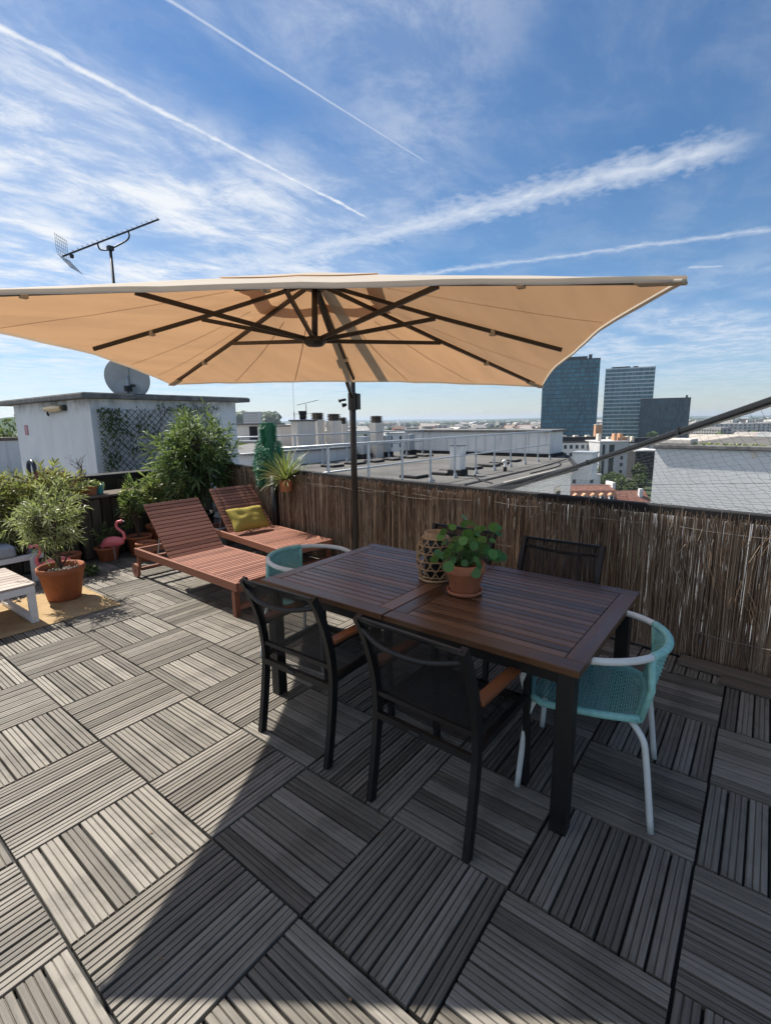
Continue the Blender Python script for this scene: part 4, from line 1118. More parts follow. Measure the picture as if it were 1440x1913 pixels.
# fallen leaves and crumbs on the deck
rd = random.Random(404); mb = MB()
for k in range(80):
    x, y = rd.uniform(.2, 3.4), rd.uniform(.3, 5.8)
    if rd.random() < .5: x, y = rd.uniform(1.6, 3.4), rd.uniform(4.6, 6.1)
    mb.cr = rd.random(); mb.leaf((x, y, .004), V((rd.uniform(-1, 1), rd.uniform(-1, 1), .12)), (0, 0, 1), rd.uniform(.007, .022), rd.uniform(.003, .008), .1)
tag(mb.build('leaf_litter', plain('dry_leaf_brown', (.20, .12, .06), .8)), 'small dry fallen leaves scattered over the wooden deck', 'leaf litter', kind='stuff')
# ------------------------------------------------------------ ground, far terrain
gm = MatB('city_ground'); n_ = gm.noise(.012, 8, .65); n2 = gm.noise(.09, 5, .6)
c_ = gm.ramp(gm.math('ADD', gm.math('MULTIPLY', n_, .7), gm.math('MULTIPLY', n2, .3)), [(.3, (.035, .06, .025)), (.48, (.06, .075, .04)), (.56, (.15, .145, .14)), (.75, (.24, .22, .20))]); gm.done(c_, .95, spec=.1)
GZ = -22.0
g_ = MB(); ng = 24
rows = [[g_.vert((-13000+26000*i/ng, -13000+26000*j/ng, GZ)) for j in range(ng+1)] for i in range(ng+1)]
for i in range(ng):
    for j in range(ng): g_.f.append([rows[i][j], rows[i+1][j], rows[i+1][j+1], rows[i][j+1]])
tag(g_.build('ground', gm.m), kind='structure')
hm = MatB('wooded_hill'); c_ = hm.ramp(hm.noise(.01, 8, .7), [(.3, (.025, .045, .02)), (.6, (.05, .085, .03)), (.8, (.13, .14, .10))]); hm.done(c_, .95, spec=.05)
def ridge(name, dist, h, a0, a1, seed, depth=900):
    mb = MB(); n = 160; rows = []
    for k in range(n+1):
        a = radians(a0+(a1-a0)*k/n); ed = min(1, min(k, n-k)/12)
        hh = h*(.55+.45*noise.noise((k*.045, seed, 0))+.10*noise.noise((k*.35, seed, 3)))*ed; row = []
        for q, (dd, f) in enumerate(((0, 0), (.3, .75), (.5, 1), (.8, .7), (1, 0))):
            r = dist+depth*dd; row.append(mb.vert((r*cos(a), r*sin(a), GZ+max(.5 if 0 < q < 4 else -1, hh*f))))
        rows.append(row)
    for A_, B_ in zip(rows, rows[1:]):
        for j in range(4): mb.f.append([A_[j], B_[j], B_[j+1], A_[j+1]])
    return tag(mb.build(name, hm.m, None, True), kind='structure')
ridge('hills', 9500, 78, -40, 110, 1.3)
ridge('hills', 5200, 42, -40, 110, 7.7, 700)
ridge('hills', 900, 62, 48, 100, 3.1, 500)
# distant woods and town: one mass each
woodm = M['lf_far']
def blob(mb, p, r, h, rd, n=6):
    top = mb.vert((p[0]+rd.uniform(-.2, .2)*r, p[1], p[2]+h)); r1 = []; r2 = []
    for k in range(n):
        a = 2*pi*k/n+rd.uniform(-.2, .2); s = rd.uniform(.75, 1.15)
        r1.append(mb.vert((p[0]+r*s*cos(a), p[1]+r*s*sin(a), p[2]+h*.35*rd.uniform(.8, 1.3)))); r2.append(mb.vert((p[0]+.62*r*cos(a), p[1]+.62*r*sin(a), p[2]+h*.8*rd.uniform(.9, 1.1))))
    b_ = [mb.vert((p[0]+.5*r*cos(2*pi*k/n), p[1]+.5*r*sin(2*pi*k/n), p[2]-.5)) for k in range(n)]
    for k in range(n):
        k2 = (k+1) % n; mb.f.append([b_[k], b_[k2], r1[k2], r1[k]]); mb.f.append([r1[k], r1[k2], r2[k2], r2[k]]); mb.f.append([r2[k], r2[k2], top])
rd = random.Random(201); mb = MB()
for k in range(5200):
    a = radians(rd.uniform(-8, 88)); d = 300+5200*rd.random()**1.3
    dens = .45+noise.noise((d*.0016*cos(a), d*.0016*sin(a), 1))+(.6 if 1800 < d < 3600 else 0)-(.9 if 1100 < d < 1700 else 0)
    if rd.random() > dens: continue
    mb.cr = rd.random(); s = rd.uniform(4, 8)*(1+d/3000); blob(mb, (d*cos(a), d*sin(a), GZ), s, rd.uniform(7, 13)*(1+d/9000), rd)
for k in range(700):
    a = radians(rd.uniform(50, 66)); d = rd.uniform(950, 1250); mb.cr = rd.random(); blob(mb, (d*cos(a), d*sin(a), GZ+20*(1-abs(d-1150)/400)+rd.uniform(8, 18)), rd.uniform(7, 12), rd.uniform(9, 15), rd)
tag(mb.build('distant_woods', woodm), 'dark green woods spreading across the plain to the horizon', 'woods', kind='stuff')
def citymat():
    b = MatB('distant_town_walls'); r = b.attr()
    c = b.ramp(r, [(.0, (.70, .68, .64)), (.3, (.55, .52, .48)), (.5, (.42, .41, .40)), (.68, (.62, .56, .47)), (.8, (.28, .12, .07)), (1, (.75, .75, .74))])
    g = b.node('ShaderNodeNewGeometry'); up = b.node('ShaderNodeSeparateXYZ'); b.link(g.outputs['Normal'], up.inputs[0])
    br = b.node('ShaderNodeTexBrick'); br.inputs['Scale'].default_value = .30; br.inputs['Mortar Size'].default_value = .18; br.inputs['Brick Width'].default_value = .9; br.inputs['Row Height'].default_value = .85; br.offset = 0
    br.inputs['Color1'].default_value = (.12, .13, .15, 1); br.inputs['Color2'].default_value = (.2, .21, .22, 1); br.inputs['Mortar'].default_value = (1, 1, 1, 1)
    p = b.node('ShaderNodeSeparateXYZ'); b.link(b.tc(), p.inputs[0]); cb = b.node('ShaderNodeCombineXYZ'); b.link(b.math('ADD', p.outputs[0], p.outputs[1]), cb.inputs[0]); b.link(p.outputs[2], cb.inputs[1]); b.link(cb.outputs[0], br.inputs['Vector'])
    wall = b.mix(1.0, c, br.outputs['Color'], 'MULTIPLY'); roof = b.mix(.5, c, (.25, .22, .2))
    return b.done(b.mix(b.rng(up.outputs[2], .3, .6), wall, roof), .85, spec=.2)
M['town'] = citymat()
rd = random.Random(202); mb = MB()
for k in range(5200):
    a = radians(rd.uniform(-8, 85)); d = 260+5600*rd.random()**1.25
    if d < 520 and radians(4) < a < radians(24): continue
    dens = .5-noise.noise((d*.0016*cos(a), d*.0016*sin(a), 1))-(.45 if 1900 < d < 3500 else 0)+(.5 if 1100 < d < 1700 or d > 4300 else 0)
    if rd.random() > dens: continue
    mb.cr = max(.01, rd.random()); sc_ = 1+d/4500; w = rd.uniform(7, 18)*sc_; l = rd.uniform(8, 26)*sc_; h = rd.choice((6, 7, 8, 9, 10, 12, 15))*rd.uniform(.8, 1.1)*(1 if d < 900 else rd.uniform(.9, 1.4))
    h = min(h, 19 if d < 900 else 17)
    Mx = Matrix.Translation((d*cos(a), d*sin(a), GZ)) @ Matrix.Rotation(rd.uniform(0, pi), 4, 'Z')
    if rd.random() < .45:
        mb.ext([(-w/2, -l/2, 0), (w/2, -l/2, 0), (w/2, -l/2, h*.8), (0, -l/2, h*1.08), (-w/2, -l/2, h*.8)], (0, l, 0), Mx)
    else: mb.box((-w/2, -l/2, 0), (w/2, l/2, h), Mx)
tag(mb.build('distant_town', M['town']), 'pale low houses and blocks of the town scattered to the horizon', 'town', kind='stuff')

# ------------------------------------------------------------ glass towers
def glassmat(name, pw, fh, dark, pale_pane, band):
    b = MatB(name); p = b.node('ShaderNodeSeparateXYZ'); b.link(b.tc(), p.inputs[0])
    cx = b.math('FLOOR', b.math('DIVIDE', p.outputs[0], pw)); cz = b.math('FLOOR', b.math('DIVIDE', p.outputs[2], fh))
    cb = b.node('ShaderNodeCombineXYZ'); b.link(cx, cb.inputs[0]); b.link(cz, cb.inputs[1])
    wn = b.node('ShaderNodeTexWhiteNoise', noise_dimensions='2D'); b.link(cb.outputs[0], wn.inputs['Vector'])
    big = b.noise(.05, 4, .6)
    v = b.math('ADD', b.math('MULTIPLY', wn.outputs['Value'], .38), b.math('MULTIPLY', big, .62))
    c = b.ramp(v, [(.2, dark), (.62, tuple((x+y)/2 for x, y in zip(dark, pale_pane))), (.9, pale_pane)])  # pane tone runs from dark to pale by cell and noise
    fx = b.math('FRACT', b.math('DIVIDE', p.outputs[0], pw)); edge = b.math('LESS_THAN', fx, .1)
    c = b.mix(b.math('MULTIPLY', edge, .7), c, band)
    b.bump(wn.outputs['Value'], .1, .2)
    return b.done(c, .12, 0, .35)
M['glass1'] = glassmat('teal_curtain_wall', 1.45, 3.35, (.014, .075, .12), (.06, .24, .34), (.010, .035, .05))
M['glass2'] = glassmat('silver_curtain_wall', 1.45, 3.35, (.02, .085, .115), (.18, .34, .40), (.12, .20, .23))
M['glass3'] = glassmat('smoky_curtain_wall', 1.3, 3.2, (.010, .042, .066), (.08, .15, .20), (.014, .03, .04))
M['band1'] = plain('dark_spandrel', (.015, .03, .036), .35); M['band2'] = plain('silver_spandrel', (.46, .54, .57), .4, .1); M['band3'] = plain('smoky_spandrel', (.016, .022, .026), .4)
def tower(name, label, A_, B_, depth, z1, fh, gmat, bmat, bh, roofbits):
    A_ = V((*A_, 0)); B_ = V((*B_, 0)); d = B_-A_; w = d.length; rz = math.degrees(math.atan2(d.y, d.x)); h = z1-GZ
    t = thing(name, label, 'tower', (A_.x, A_.y, GZ), rz)
    MB().box((0, 0, 0), (w, depth, h)).build('glass_body', gmat, t)
    z = fh
    bm = MB().box((-.12, -.14, -bh/2), (w+.12, depth+.12, bh/2)).mesh('floor_band'); bm.materials.append(bmat)
    while z < h-.5: inst(bm, 'floor_band', t, (0, 0, z)); z += fh
    MB().box((-.15, -.15, h), (w+.15, depth+.15, h+1.0)).build('roof_edge', bmat, t)
    for x0, x1, hh in roofbits: MB().box((x0*w, depth*.3, h+1.0), (x1*w, depth*.7, h+1+hh)).build('roof_plant', M['band3'], t)
    mm = MB().box((-.06, -.12, 0), (.06, 0, h)).mesh('mullion'); mm.materials.append(bmat)
    n = int(w/4.35)
    for k in range(n+1): inst(mm, 'mullion', t, (k*w/n, -.002, 0))
    return t
T1A, T1B = (412.3, 153.7), (425.4, 112.5); T2A, T2B, T2Z = (484.6, 123.0), (492.8, 84.3), 44.6; T3A, T3B, T3Z = (461.7, 87.9), (467.0, 52.7), 16.3
tower('glass_tower', 'tallest dark teal glass tower, nearest the parasol corner', T1A, T1B, 10, 48.0, 3.35, M['glass1'], M['band1'], .5, [(.3, .78, 2.2), (.80, .86, 3.4)])
tower('glass_tower', 'slender silver banded glass tower right of the teal tower', T2A, T2B, 8, T2Z, 3.35, M['glass2'], M['band2'], .9, [(.12, .5, 1.3), (.56, .66, 1.2)])
tower('glass_tower', 'low smoky glass block in front of the silver tower', T3A, T3B, 10, T3Z, 3.2, M['glass3'], M['band3'], .35, [(.9, .94, 2)])

# ------------------------------------------------------------ town blocks in the gap
M['bwhite'] = plain('pale_facade', (.66, .66, .66), .85, 0, .06, .4); M['bgrey'] = plain('grey_facade', (.50, .49, .48), .85, 0, .08, .4); M['bcream'] = plain('cream_facade', (.66, .60, .50), .85, 0, .06, .4)
M['pane'] = plain('dark_pane', (.03, .04, .05), .15, 0, .2, 1); M['bdark'] = plain('black_roof', (.02, .02, .022), .8); M['rtile'] = plain('red_tiles', (.19, .085, .06), .85, 0, .35, 1.2, .3); M['orange'] = plain('orange_brick', (.52, .28, .16), .85, 0, .1, .5)
def block(name, label, A_, B_, depth, z0, z1, wall, floors=0, cols=0, ww=1.1, wh=1.4, roof='bgrey', cat='building', strips=()):
    A_ = V((*A_, 0)); B_ = V((*B_, 0)); d = B_-A_; w = d.length
    t = thing(name, label, cat, (A_.x, A_.y, z0), math.degrees(math.atan2(d.y, d.x))); h = z1-z0
    MB().box((0, 0, 0), (w, depth, h)).build('wall', M[wall], t)
    MB().box((-.2, -.2, h+.002), (w+.2, depth+.2, h+.45)).build('roof', M[roof], t)
    wm = MB().box((-ww/2, -.06, 0), (ww/2, .02, wh)).mesh('window'); wm.materials.append(M['pane'])
    sm = MB().box((-ww/2-.15, -.16, -.14), (ww/2+.15, -.0, 0)).mesh('sill'); sm.materials.append(M['bwhite'])
    for f in range(floors):
        for c in range(cols):
            o = inst(wm, 'window', t, ((c+.5)*w/cols, 0, h-(f+1)*2.9+.6)); inst(sm, 'sill', o)
    for x0, x1 in strips: MB().box((x0*w, -.08, .5), (x1*w, .0, h-.8)).build('glazed_strip', M['pane'], t)
    return t, w, h
t, w, h = block('apartment_block', 'white apartment block with rows of small windows below the teal tower', (186.0, 65.0), (198.0, 49.4), 14, GZ, -7.3, 'bwhite', 4, 9, roof='bdark')
for k in range(4): MB().box((1+k*4.6, 4, h+.46), (2.6+k*4.6, 6, h+2.6)).build('chimney', M['bcream'], t)
MB().box((.0, 3, h+.455), (w, 10, h+2.0)).build('roof_storey', M['bdark'], t)
t, w, h = block('slab_block', 'tall grey slab block with dark glazed stair strips beside the street', (186.4, 47.6), (192.6, 39.6), 16, GZ, -6.9, 'bgrey', 0, 0, strips=((.10, .19), (.34, .52)))
wm = MB().box((-.5, -.07, 0), (.5, .02, 1.2)).mesh('window'); wm.materials.append(M['pane'])
for f in range(5): inst(wm, 'window', t, (w*.8, 0, h-3.6-f*2.5))
for k, x in enumerate((.05, .62, .82)): MB().box((x*w, 3, h+.46), (x*w+1.1, 5, h+3)).build('chimney', M['orange'] if k else M['bcream'], t)
t, w, h = block('roof_terrace_block', 'grey block with orange brick chimneys under the silver tower', (258.0, 63.0), (287.0, 34.0), 12, GZ, -10.6, 'bgrey', 3, 12, roof='bdark')
for x in (.05, .30, .36, .72, .8): MB().box((x*w, 2, h+.46), (x*w+1.3, 4, h+3.2)).build('chimney', M['bcream'], t)
MB().box((.12*w, 2, h+.455), (.30*w, 8, h+3)).build('roof_storey', M['orange'], t)
MB().box((.40*w, 2, h+.455), (.70*w, 8, h+2.4)).build('roof_storey', M['bdark'], t)
t, w, h = block('low_house', 'low white house with a flat roof in front of the apartment block', (151.5, 48.0), (158.4, 39.6), 13, GZ, -15.6, 'bwhite', 1, 2, .9, 1.2, roof='bwhite')
MB().box((.3, .3, h+.455), (w-.3, 12, h+.52)).build('roof_gravel', M['rtile'], t)
# mansard roof with dormers
ms = thing('mansard_house', 'old house with a brown tiled mansard roof and a row of white dormers', 'building', (120.6, 38.4, GZ), math.degrees(math.atan2(-9.9, 7.7)))
Lm = 13.2; hb = 3.2
MB().box((0, 0, 0), (Lm, 9, hb)).build('wall', M['bcream'], ms)
MB().ext([(-.2, -.3, hb), (-.2, 1.6, hb+2.8), (-.2, 4.5, hb+3.9), (-.2, 7.4, hb+2.8), (-.2, 9.3, hb)], (Lm+.4, 0, 0)).build('roof', M['rtile'], ms)
for k in range(6):
    d = thing_part('dormer', ms); x = 1.0+k*2.15
    MB().box((x-.55, -.1, hb+.5), (x+.55, 1.3, hb+1.75)).build('cheek', M['bwhite'], d); MB().box((x-.32, -.15, hb+.65), (x+.32, -.101, hb+1.6)).build('window', M['pane'], d)
    MB().ext([(x-.75, -.25, hb+1.752), (x+.75, -.25, hb+1.752), (x, -.25, hb+2.35)], (0, 1.7, 0)).build('gable', M['orange'], d)
MB().box((Lm-.2, 2.5, hb+2.4), (Lm+.5, 6.5, hb+4.6)).build('end_wall', M['bwhite'], ms)
rh = thing('red_roof_house', 'small house with a red tiled roof beside the mansard house', 'building', (134.5, 28.5, GZ), -52)
MB().box((0, 0, 0), (7.5, 7, 2.4)).build('wall', M['bcream'], rh); MB().ext([(-.3, -.4, 2.4), (-.3, 3.5, 4.9), (-.3, 7.4, 2.4)], (8.1, 0, 0)).build('roof', M['rtile'], rh)
MB().box((5.4, 1.2, 3.2), (6.3, 2.1, 5.6)).build('chimney', M['bwhite'], rh)
block('dark_block', 'dark walled block at the street corner next to the white gable', (209.5, 40.2), (216.0, 31.5), 20, GZ, -11.2, 'bdark', 0, 0, roof='bgrey')
block('brick_block', 'narrow orange and cream block between the two tall glass towers', (405.6, 107.4), (408.6, 103.4), 4, GZ, -3.5, 'orange', 0, 0, roof='bcream')
block('slab_tower', 'pale grey slab block on the wooded hill left of the chimneys', (163.6*2.2, 222.3*2.2), (168.5*2.2, 215.9*2.2), 16, GZ, 13.8, 'bgrey', 11, 7, 1.2, 1.5)
block('long_block', 'long low grey apartment block far right below the horizon', (640, 60), (690, -20), 14, GZ, -6, 'bgrey', 5, 20, 1.6, 1.4)
block('white_block', 'white flat block far behind the chimneys in the middle', (150, 116), (168, 96), 12, GZ, -3.2, 'bwhite', 4, 7, 1.2, 1.4)
block('white_block', 'white flat block just left of the long roof wall, far behind', (165, 92), (180, 77), 12, GZ, -4.6, 'bwhite', 4, 6, 1.4, 1.4)
block('cream_block', 'cream flat block behind the white roof chimneys on the left', (120, 128), (136, 112), 12, GZ, -2.0, 'bcream', 4, 6, 1.2, 1.4)
# street with trees and cars
st_ = MB().box((0, -4, 0), (120, 4, .05)).build('road', plain('asphalt', (.05, .05, .052), .9)); st_.location = (150, 32.5, GZ+.01); st_.rotation_euler = (0, 0, radians(7)); tag(st_, kind='structure')
def tree(label, loc, r, h, seed, nl=900, ls=1.0):
    t = thing('street_tree', label, 'tree', loc); rd = random.Random(seed)
    MB().tube([(0, 0, 0), (.1, 0, h*.3), (.1, .1, h*.6)], [.3, .22, .1], 7).build('trunk', M['bark'], t)
    mb = MB()
    for k in range(nl):
        d = rdir(rd, .1); s = rd.random()**.4*(1+.35*noise.noise((d.x*2+seed, d.y*2, d.z*2))); p = V((d.x*r*s, d.y*r*s, h*.62+d.z*h*.4*s)); mb.cr = rd.random()
        mb.leaf(p, rdir(rd), rdir(rd), ls*rd.uniform(.6, 1.2), ls*rd.uniform(.5, .9), .3)
    mb.build('crown', M['lf_far'], t)
TT = [('round green tree behind the low white house', (172, 47.5), 4.0, 10.5), ('dark tree beside the low white house, nearest the slab block', (168, 49.5), 3.2, 8.5), ('broad bright tree at the foot of the slab block', (166, 38.0), 3.8, 7.5), ('small tree in front of the slab block, right of the broad one', (163, 34.8), 2.8, 6.2),
      ('street tree nearest the white gable', (158, 31.0), 2.4, 6.5), ('second tree along the street from the white gable', (168, 31.2), 2.6, 7.2), ('third tree along the street from the white gable', (180, 32.8), 2.6, 7.5), ('fourth tree along the street, by the dark block', (192, 34.4), 2.8, 8.2), ('tree at the far end of the street', (206, 38.0), 3.4, 9.5)]
for k, (lb, (x, y), r, h) in enumerate(TT): tree(lb, (x, y, GZ), r*(1 if k < 4 else .75), h*(.9 if k < 4 else .68), 300+k, 1500, .7)
def car(label, loc, rz, col):
    c = thing('parked_car', label, 'car', loc, rz, 'cars parked along the street'); m = plain('car_paint', col, .3)
    MB().ext([(-2.1, -.85, .3), (2.1, -.85, .3), (2.1, -.85, .75), (1.2, -.85, .9), (-2.05, -.85, .95)], (0, 1.7, 0)).build('body', m, c, bevel=.08)
    MB().ext([(-1.7, -.72, .95), (1.0, -.72, .9), (.35, -.72, 1.42), (-1.2, -.72, 1.45)], (0, 1.44, 0)).build('cabin', M['pane'], c, bevel=.06)
    for x in (-1.3, 1.3):
        for y in (-.8, .8): MB().lathe([(0, -.1), (.32, -.1), (.32, .1), (0, .1)], 14, (x, y, .32), Matrix.Rotation(pi/2, 3, 'X')).build('wheel', M['bdark'], c)
for k, (x, y, cl_, lb) in enumerate([(160, 33.4, (.6, .6, .6), 'white car parked nearest on the street'), (166.5, 34.3, (.05, .05, .06), 'black car parked second along the street'), (173, 35.0, (.3, .31, .33), 'grey car parked third along the street'), (180, 35.9, (.35, .05, .04), 'red car parked fourth along the street')]): car(lb, (x, y, GZ+.06), 7, cl_)

# ------------------------------------------------------------ neighbouring wing with flat felt roof
nb_ = thing('neighbour_wing', 'neighbouring building wing with a grey felt flat roof and white side wall', 'building', (4.9, 4.62, 0))
MB().ext([(0, 0, -22), (10.2, 0, -22), (14.6, 1.7, -22), (14.7, 8.9, -22), (0, 8.9, -22)], (0, 0, 22.10)).build('wall', M['palewall'], nb_)
MB().ext([(-.15, -.02, .101), (10.3, -.02, .101), (14.7, 1.68, .101), (14.8, 8.95, .101), (-.15, 8.95, .101)], (0, 0, .079)).build('roof', M['roof'], nb_)
MB().box((-.15, -.16, .06), (10.3, -.021, .20)).build('eave_trim', M['bitumen'], nb_, bevel=.01)
MB().bar((10.34, -.09, .13), (14.72, 1.60, .13), .13, .138).build('eave_trim', M['bitumen'], nb_, bevel=.01)
MB().box((5.2, -.10, .2005), (8.6, -.03, .225)).build('gutter_strip', M['wire'], nb_)
for x0, x1 in ((5.4, 6.0), (6.9, 7.5), (8.75, 9.25)):
    o = MB().box((x0, -.03, -2.0), (x1, .01, -.30)).build('window', M['cream'], nb_); MB().box((x0+.08, -.035, -1.95), (x1-.08, -.0305, -.42)).build('pane', M['pane'], o)
# felt seams
for k, pts in enumerate(([(4.6, .55), (8.6, .62), (12.6, .95)], [(6.5, 1.3), (5.6, .7), (5.2, .2)], [(7.6, .25), (10.0, .32), (11.6, .85)], [(3.0, 1.2), (5.0, 1.6)])):
    MB().tube(smooth_path([(x, y, .182) for x, y in pts], 5), .028, 6).build('felt_seam', M['bitumen'], nb_)
# square felt-edged roof pads
rd = random.Random(77)
ORD = ('first', 'second', 'third', 'fourth', 'fifth', 'sixth', 'seventh', 'eighth')
pads = [(9.0, 7.2), (10.2, 7.0), (11.2, 6.75), (11.9, 6.9), (12.9, 6.85), (13.9, 6.75), (14.8, 6.8), (15.9, 6.9), (9.0, 10.8), (11.3, 10.9), (12.4, 10.9), (13.4, 10.9), (14.4, 10.85), (15.5, 10.9), (16.6, 10.9)]
PADL = ['%s felt-edged roof pad from the left behind the near guard rail' % o for o in ORD]+['%s felt-edged roof pad from the left in front of the far guard rail' % o for o in ORD[:7]]
for k, (x, y) in enumerate(pads):
    p = thing('roof_pad', PADL[k], 'roof pad', (x, y, .18), rd.uniform(-3, 3), 'felt-edged pads on the flat roof')
    MB().box((-.27, -.27, 0), (.27, .27, .065)).build('felt_edge', M['bitumen'], p, bevel=.012); MB().box((-.25, -.25, .0655), (.25, .25, .078)).build('gravel_top', M['roof'], p)
def railing(label, y, x0, x1, n, zs=(1.18, .72)):
    t = thing('guard_rail', label, 'railing', (0, y, .18))
    MB().tube([(x0, 0, 1.0), (x1, 0, 1.0)], .024, 8).build('top_rail', M['galv'], t, True); MB().tube([(x0, 0, .53), (x1, 0, .53)], .018, 8).build('mid_rail', M['galv'], t, True)
    pm = MB().box((-.028, -.014, 0), (.028, .014, 1.0)).mesh('post'); pm.materials.append(M['galv']); fm = MB().ext([(-.11, 0, 0), (.11, 0, 0), (.05, 0, .12), (-.05, 0, .12)], (0, .012, 0)).mesh('foot'); fm.materials.append(M['galv'])
    for k in range(n):
        o = inst(pm, 'post', t, (x0+(x1-x0)*k/(n-1), 0, 0)); inst(fm, 'foot', o, (0, -.026, 0))
railing('galvanised guard rail crossing the near side of the flat roof', 6.1, 5.1, 17.35, 12)
railing('galvanised guard rail along the far side of the flat roof', 11.9, 7.0, 18.0, 10)
vb_ = thing('vent_box', 'white square vent duct with black felt foot behind the near guard rail', 'vent', (11.2, 6.32, .18))
MB().box((-.15, -.15, .16), (.15, .15, .76)).build('duct', M['stucco2'], vb_); MB().box((-.2, -.2, 0), (.2, .2, .159)).build('felt_foot', M['bitumen'], vb_, bevel=.02); MB().box((-.16, -.16, .7605), (.16, .16, .775)).build('cap', M['steel'], vb_)
vp = thing('vent_pipe', 'small bent white vent pipe on the flat roof', 'pipe', (12.75, 5.7, .18))
MB().tube([(0, 0, 0), (0, 0, .12)], .05, 10).build('collar', M['bitumen'], vp); MB().tube(smooth_path([(0, 0, .12), (0, 0, .24), (-.04, 0, .29), (-.10, .03, .27)], 4), .045, 10).build('pipe', M['whitepaint'], vp, True)
for k, (x, y, lb) in enumerate([(14.4, 12.25, 'grey metal duct box left of the lone chimney'), (15.75, 12.25, 'grey metal duct box right of the lone chimney'), (17.2, 12.1, 'grey metal duct box at the end of the far guard rail')]):
    t = thing('duct_box', lb, 'vent', (x, y, .18)); MB().box((-.2, -.2, .2), (.2, .2, .85)).build('duct', M['galv'], t); MB().box((-.26, -.26, 0), (.26, .26, .199)).build('felt_foot', M['bitumen'], t, bevel=.02)
# long white roof wall
rw = thing('roof_wall', 'long stained white wall block with a dark cap at the end of the flat roof', 'wall', (18.2, 6.4, .18))
for k in range(3):
    MB().box((.0, .0+k*2.2, .13), (1.4, 2.19+k*2.2, .93)).build('wall_panel', M['stucco2'], rw)
MB().box((-.05, -.05, 0), (1.45, 6.65, .129)).build('felt_foot', M['bitumen'], rw); MB().box((-.1, -.1, .9305), (1.55, 6.75, 1.02)).build('cap', M['stone'], rw, bevel=.015)
t = thing('duct_box', 'white boxy duct standing beyond the right end of the roof wall', 'vent', (18.9, 5.3, -.6)); MB().box((-.35, -.35, 0), (.35, .35, .95)).build('duct', M['stucco'], t); MB().box((-.4, -.4, .9505), (.4, .4, 1.0)).build('cap', M['galv'], t)
# chimneys
def louvre(t, x, y, z, w, d, n=4):
    for k in range(n): MB().box((x-w/2, y-d/2, z+.025+k*.062), (x+w/2, y+d/2, z+.062+k*.062)).build('louvre', M['kerb'], t, bevel=.012)
    MB().box((x-w/2+.05, y-d/2+.05, z), (x+w/2-.05, y+d/2-.05, z+n*.062+.02)).build('flue', M['bitumen'], t)
def chimney(label, x, y, w, d, z0, z1, cap=True, lv=True):
    t = thing('chimney_stack', label, 'chimney', (x, y, z0)); h = z1-z0
    MB().box((0, 0, 0), (w, d, h)).build('stack', M['cream'], t)
    if cap: MB().box((-.06, -.06, h), (w+.06, d+.06, h+.06)).build('cap', M['stone'], t, bevel=.01)
    if lv: louvre(t, w/2, d/2, h+(.06 if cap else 0), w*.9, d*.9)
    return t
chimney('lone cream chimney with louvred top behind the far guard rail', 15.0, 12.1, .5, .32, .18, 1.53, False)
bg_ = chimney('widest cream chimney block with a flat cap left of the parasol mast', 11.8, 13.0, .86, .34, .18, 1.62, True, False)
MB().lathe([(.10, 0), (.13, .1), (.11, .12), (.14, .22), (.15, .3), (.09, .3)], 12, (.42, .17, 1.50)).build('chimney_pot', M['bitumen'], bg_)
chimney('cream chimney with louvred top just right of the widest chimney', 13.7, 13.95, .42, .4, .6, 1.68, False)
chimney('cream chimney with louvred top nearest the parasol mast on its left', 14.1, 13.55, .55, .32, .6, 1.63, False)
chimney('short cream chimney with louvred top peeking behind the others', 15.3, 14.1, .32, .3, .6, 1.5, False)
chimney('low cream chimney block with a dark top right of the green tinsel post', 13.42, 15.83, .9, .6, .6, 1.42, True, False)
up_ = thing('raised_roof', 'low white raised roof block that carries the chimneys behind the far rail', 'building', (9.5, 12.55, .18))
MB().box((0, .0, -2), (6.8, 8, .42)).build('wall', M['stucco2'], up_); MB().box((-.1, -.1, .4205), (6.9, 8.1, .48)).build('roof', M['stone'], up_)
lb_ = thing('roof_cabin', 'low cream roof cabin with a black doorway behind the stair house', 'building', (14.6, 19.9, -1.2), -52)
MB().box((-.6, 0, 0), (1.5, 2, 2.68)).build('wall', M['cream'], lb_); MB().box((-.75, -.15, 2.681), (1.6, 2.1, 2.76)).build('roof', M['stone'], lb_); MB().box((.30, -.02, 2.0), (.68, .01, 2.62)).build('doorway', M['bitumen'], lb_)
MB().box((-.8, -.9, 0), (1.4, -.001, 1.93)).build('front_wall', M['cream'], lb_); MB().box((-.9, -1.0, 1.931), (1.5, -.002, 1.98)).build('front_roof', M['galv'], lb_)
for x in (-.35, .0, .55):
    o = MB().box((x, -.93, .95), (x+.25, -.899, 1.5)).build('window', M['whitepaint'], lb_); MB().box((x+.04, -.935, 1.0), (x+.21, -.9305, 1.46)).build('pane', M['pane'], o)
# thin aerials on the chimneys
ar = thing('roof_aerial', 'thin television aerial on a short mast above the chimneys', 'antenna', (12.9, 13.7, 1.3))
MB().tube([(0, 0, 0), (0, 0, .95)], .014, 6).build('mast', M['steel'], ar); e0 = V((-.16, .30, .92)); e1 = V((.22, -.40, 1.08))
MB().tube([e0, e1], .010, 5).build('boom', M['steel'], ar)
for k in range(11):
    p = e0.lerp(e1, k/10); MB().tube([p+V((-.06, -.03, -.015)), p+V((.06, .03, .015))], .006, 4).build('director', M['steel'], ar)
MB().tube([(-.3, .35, .58), (.3, -.38, .62)], .006, 4).build('dipole', M['steel'], ar)
m2 = thing('aerial_mast', 'very thin vertical aerial mast rising from the widest chimney', 'antenna', (11.85, 13.2, 1.6)); MB().tube([(0, 0, 0), (0, 0, .35)], .016, 6).build('mast', M['steel'], m2); MB().tube([(0, 0, .35), (0, 0, 1.5)], .005, 5).build('whip', M['steel'], m2)

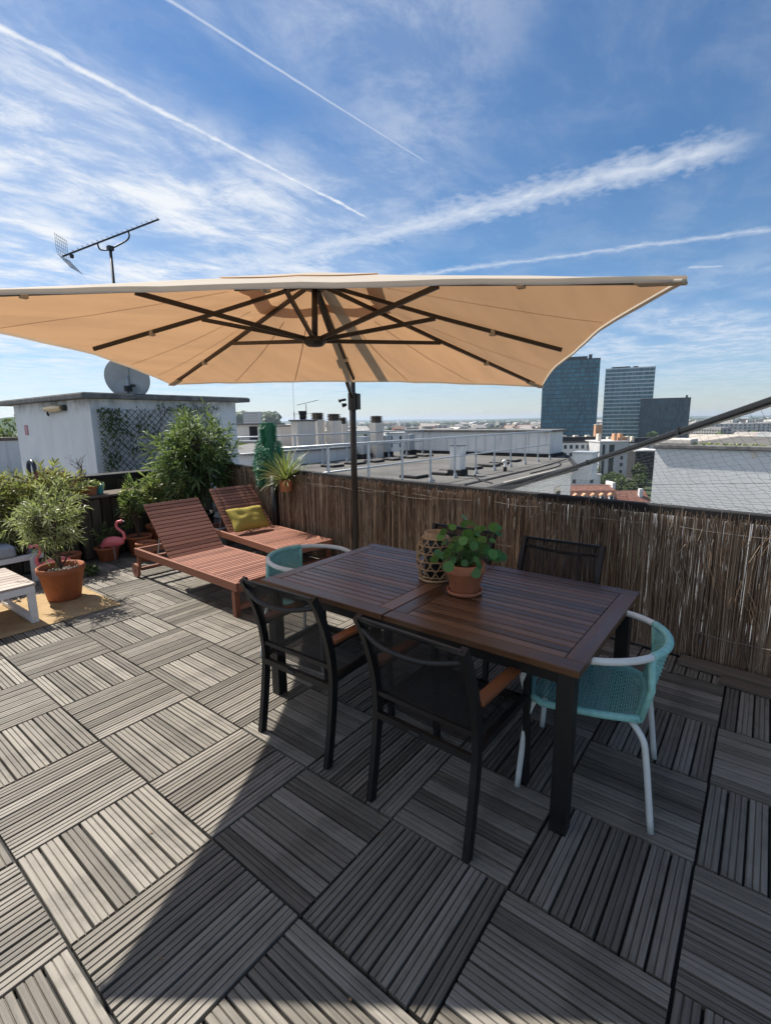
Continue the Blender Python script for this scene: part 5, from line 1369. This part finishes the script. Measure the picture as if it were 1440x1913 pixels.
# ------------------------------------------------------------ right wing gable
gw = thing('white_gable', 'plain white gable wall of the opposite wing seen through the bird net', 'building', (9.1, 1.46, 0), -8)
MB().box((0, -9, -22), (6, 0, 1.10)).build('wall', M['palewall'], gw); MB().box((-.05, -9.05, 1.101), (.22, .03, 1.17)).build('coping', M['stone'], gw, bevel=.015); MB().box((.2201, -9.0, 1.101), (5.9, -.02, 1.12)).build('roof', M['roof'], gw)
MB().box((-.03, -.52, 1.1705), (.34, -.02, 1.26)).build('coping_end', M['cream'], gw, bevel=.02)
MB().ext([(-.012, -1.27, 1.10), (-.012, -1.38, 1.10), (-.012, -1.36, 1.02), (-.012, -1.31, .985)], (.01, 0, 0)).build('render_patch', M['cream'], gw)
MB().box((5.95, -9, 1.09), (6.06, -.4, 1.21)).build('white_rail', M['whitepaint'], gw)
rd = random.Random(5); mb = MB()
for k in range(420):
    y = -rd.uniform(.0, 4); mb.cr = rd.random(); mb.leaf((.1+rd.uniform(-.12, .12), y, 1.168+max(0, .05*noise.noise((y*2, 0, 0)))), (rdir(rd, .6)), rdir(rd), .05, .03, .2)
mb.build('moss', M['lf_yel'], gw)
# ------------------------------------------------------------ left: lower roof, white wall and trees beyond
fr_ = MB().box((-8, 6.97, -.4), (8.5, 24, -.05)).build('flat_roof', M['roof']); tag(fr_, kind='structure')
lw = thing('side_wall', 'pale rendered wall with a brown coping beyond the stair house on the left', 'wall', (0, 16.9, 0))
MB().box((-6, 0, -.5), (6, .3, 1.18)).build('wall_body', M['stucco2'], lw); MB().box((-6.05, -.05, 1.1805), (6.05, .35, 1.27)).build('coping', M['kerb'], lw, bevel=.01)
MB().box((-6, -1.2, .55), (3, -.9, .62)).build('pipe_shelf', M['galv'], lw)
for k, (x, y, r, h, lb) in enumerate([(14, 62, 5.5, 22.6, 'broad bright green tree beyond the left wall'), (20, 66, 6, 23.4, 'dark green tree beyond the left wall, beside the stair house'), (7, 66, 6, 24, 'tall dark tree at the far left edge')]): tree(lb, (x, y, GZ), r, h, 400+k, 6000, .55)

# ------------------------------------------------------------ haze: the air itself
hz = MB().box((-14500, -14500, GZ-1.0), (14500, 14500, 95.0)).build('haze', None); hz['kind'] = 'stuff'
m = bpy.data.materials.new('haze_air'); m.use_nodes = True; m.node_tree.nodes.clear()
o_ = m.node_tree.nodes.new('ShaderNodeOutputMaterial'); v_ = m.node_tree.nodes.new('ShaderNodeVolumePrincipled')
v_.inputs['Color'].default_value = (.72, .84, 1.0, 1); v_.inputs['Density'].default_value = 1.1e-4; v_.inputs['Anisotropy'].default_value = .3
m.node_tree.links.new(v_.outputs[0], o_.inputs['Volume']); hz.data.materials.append(m)
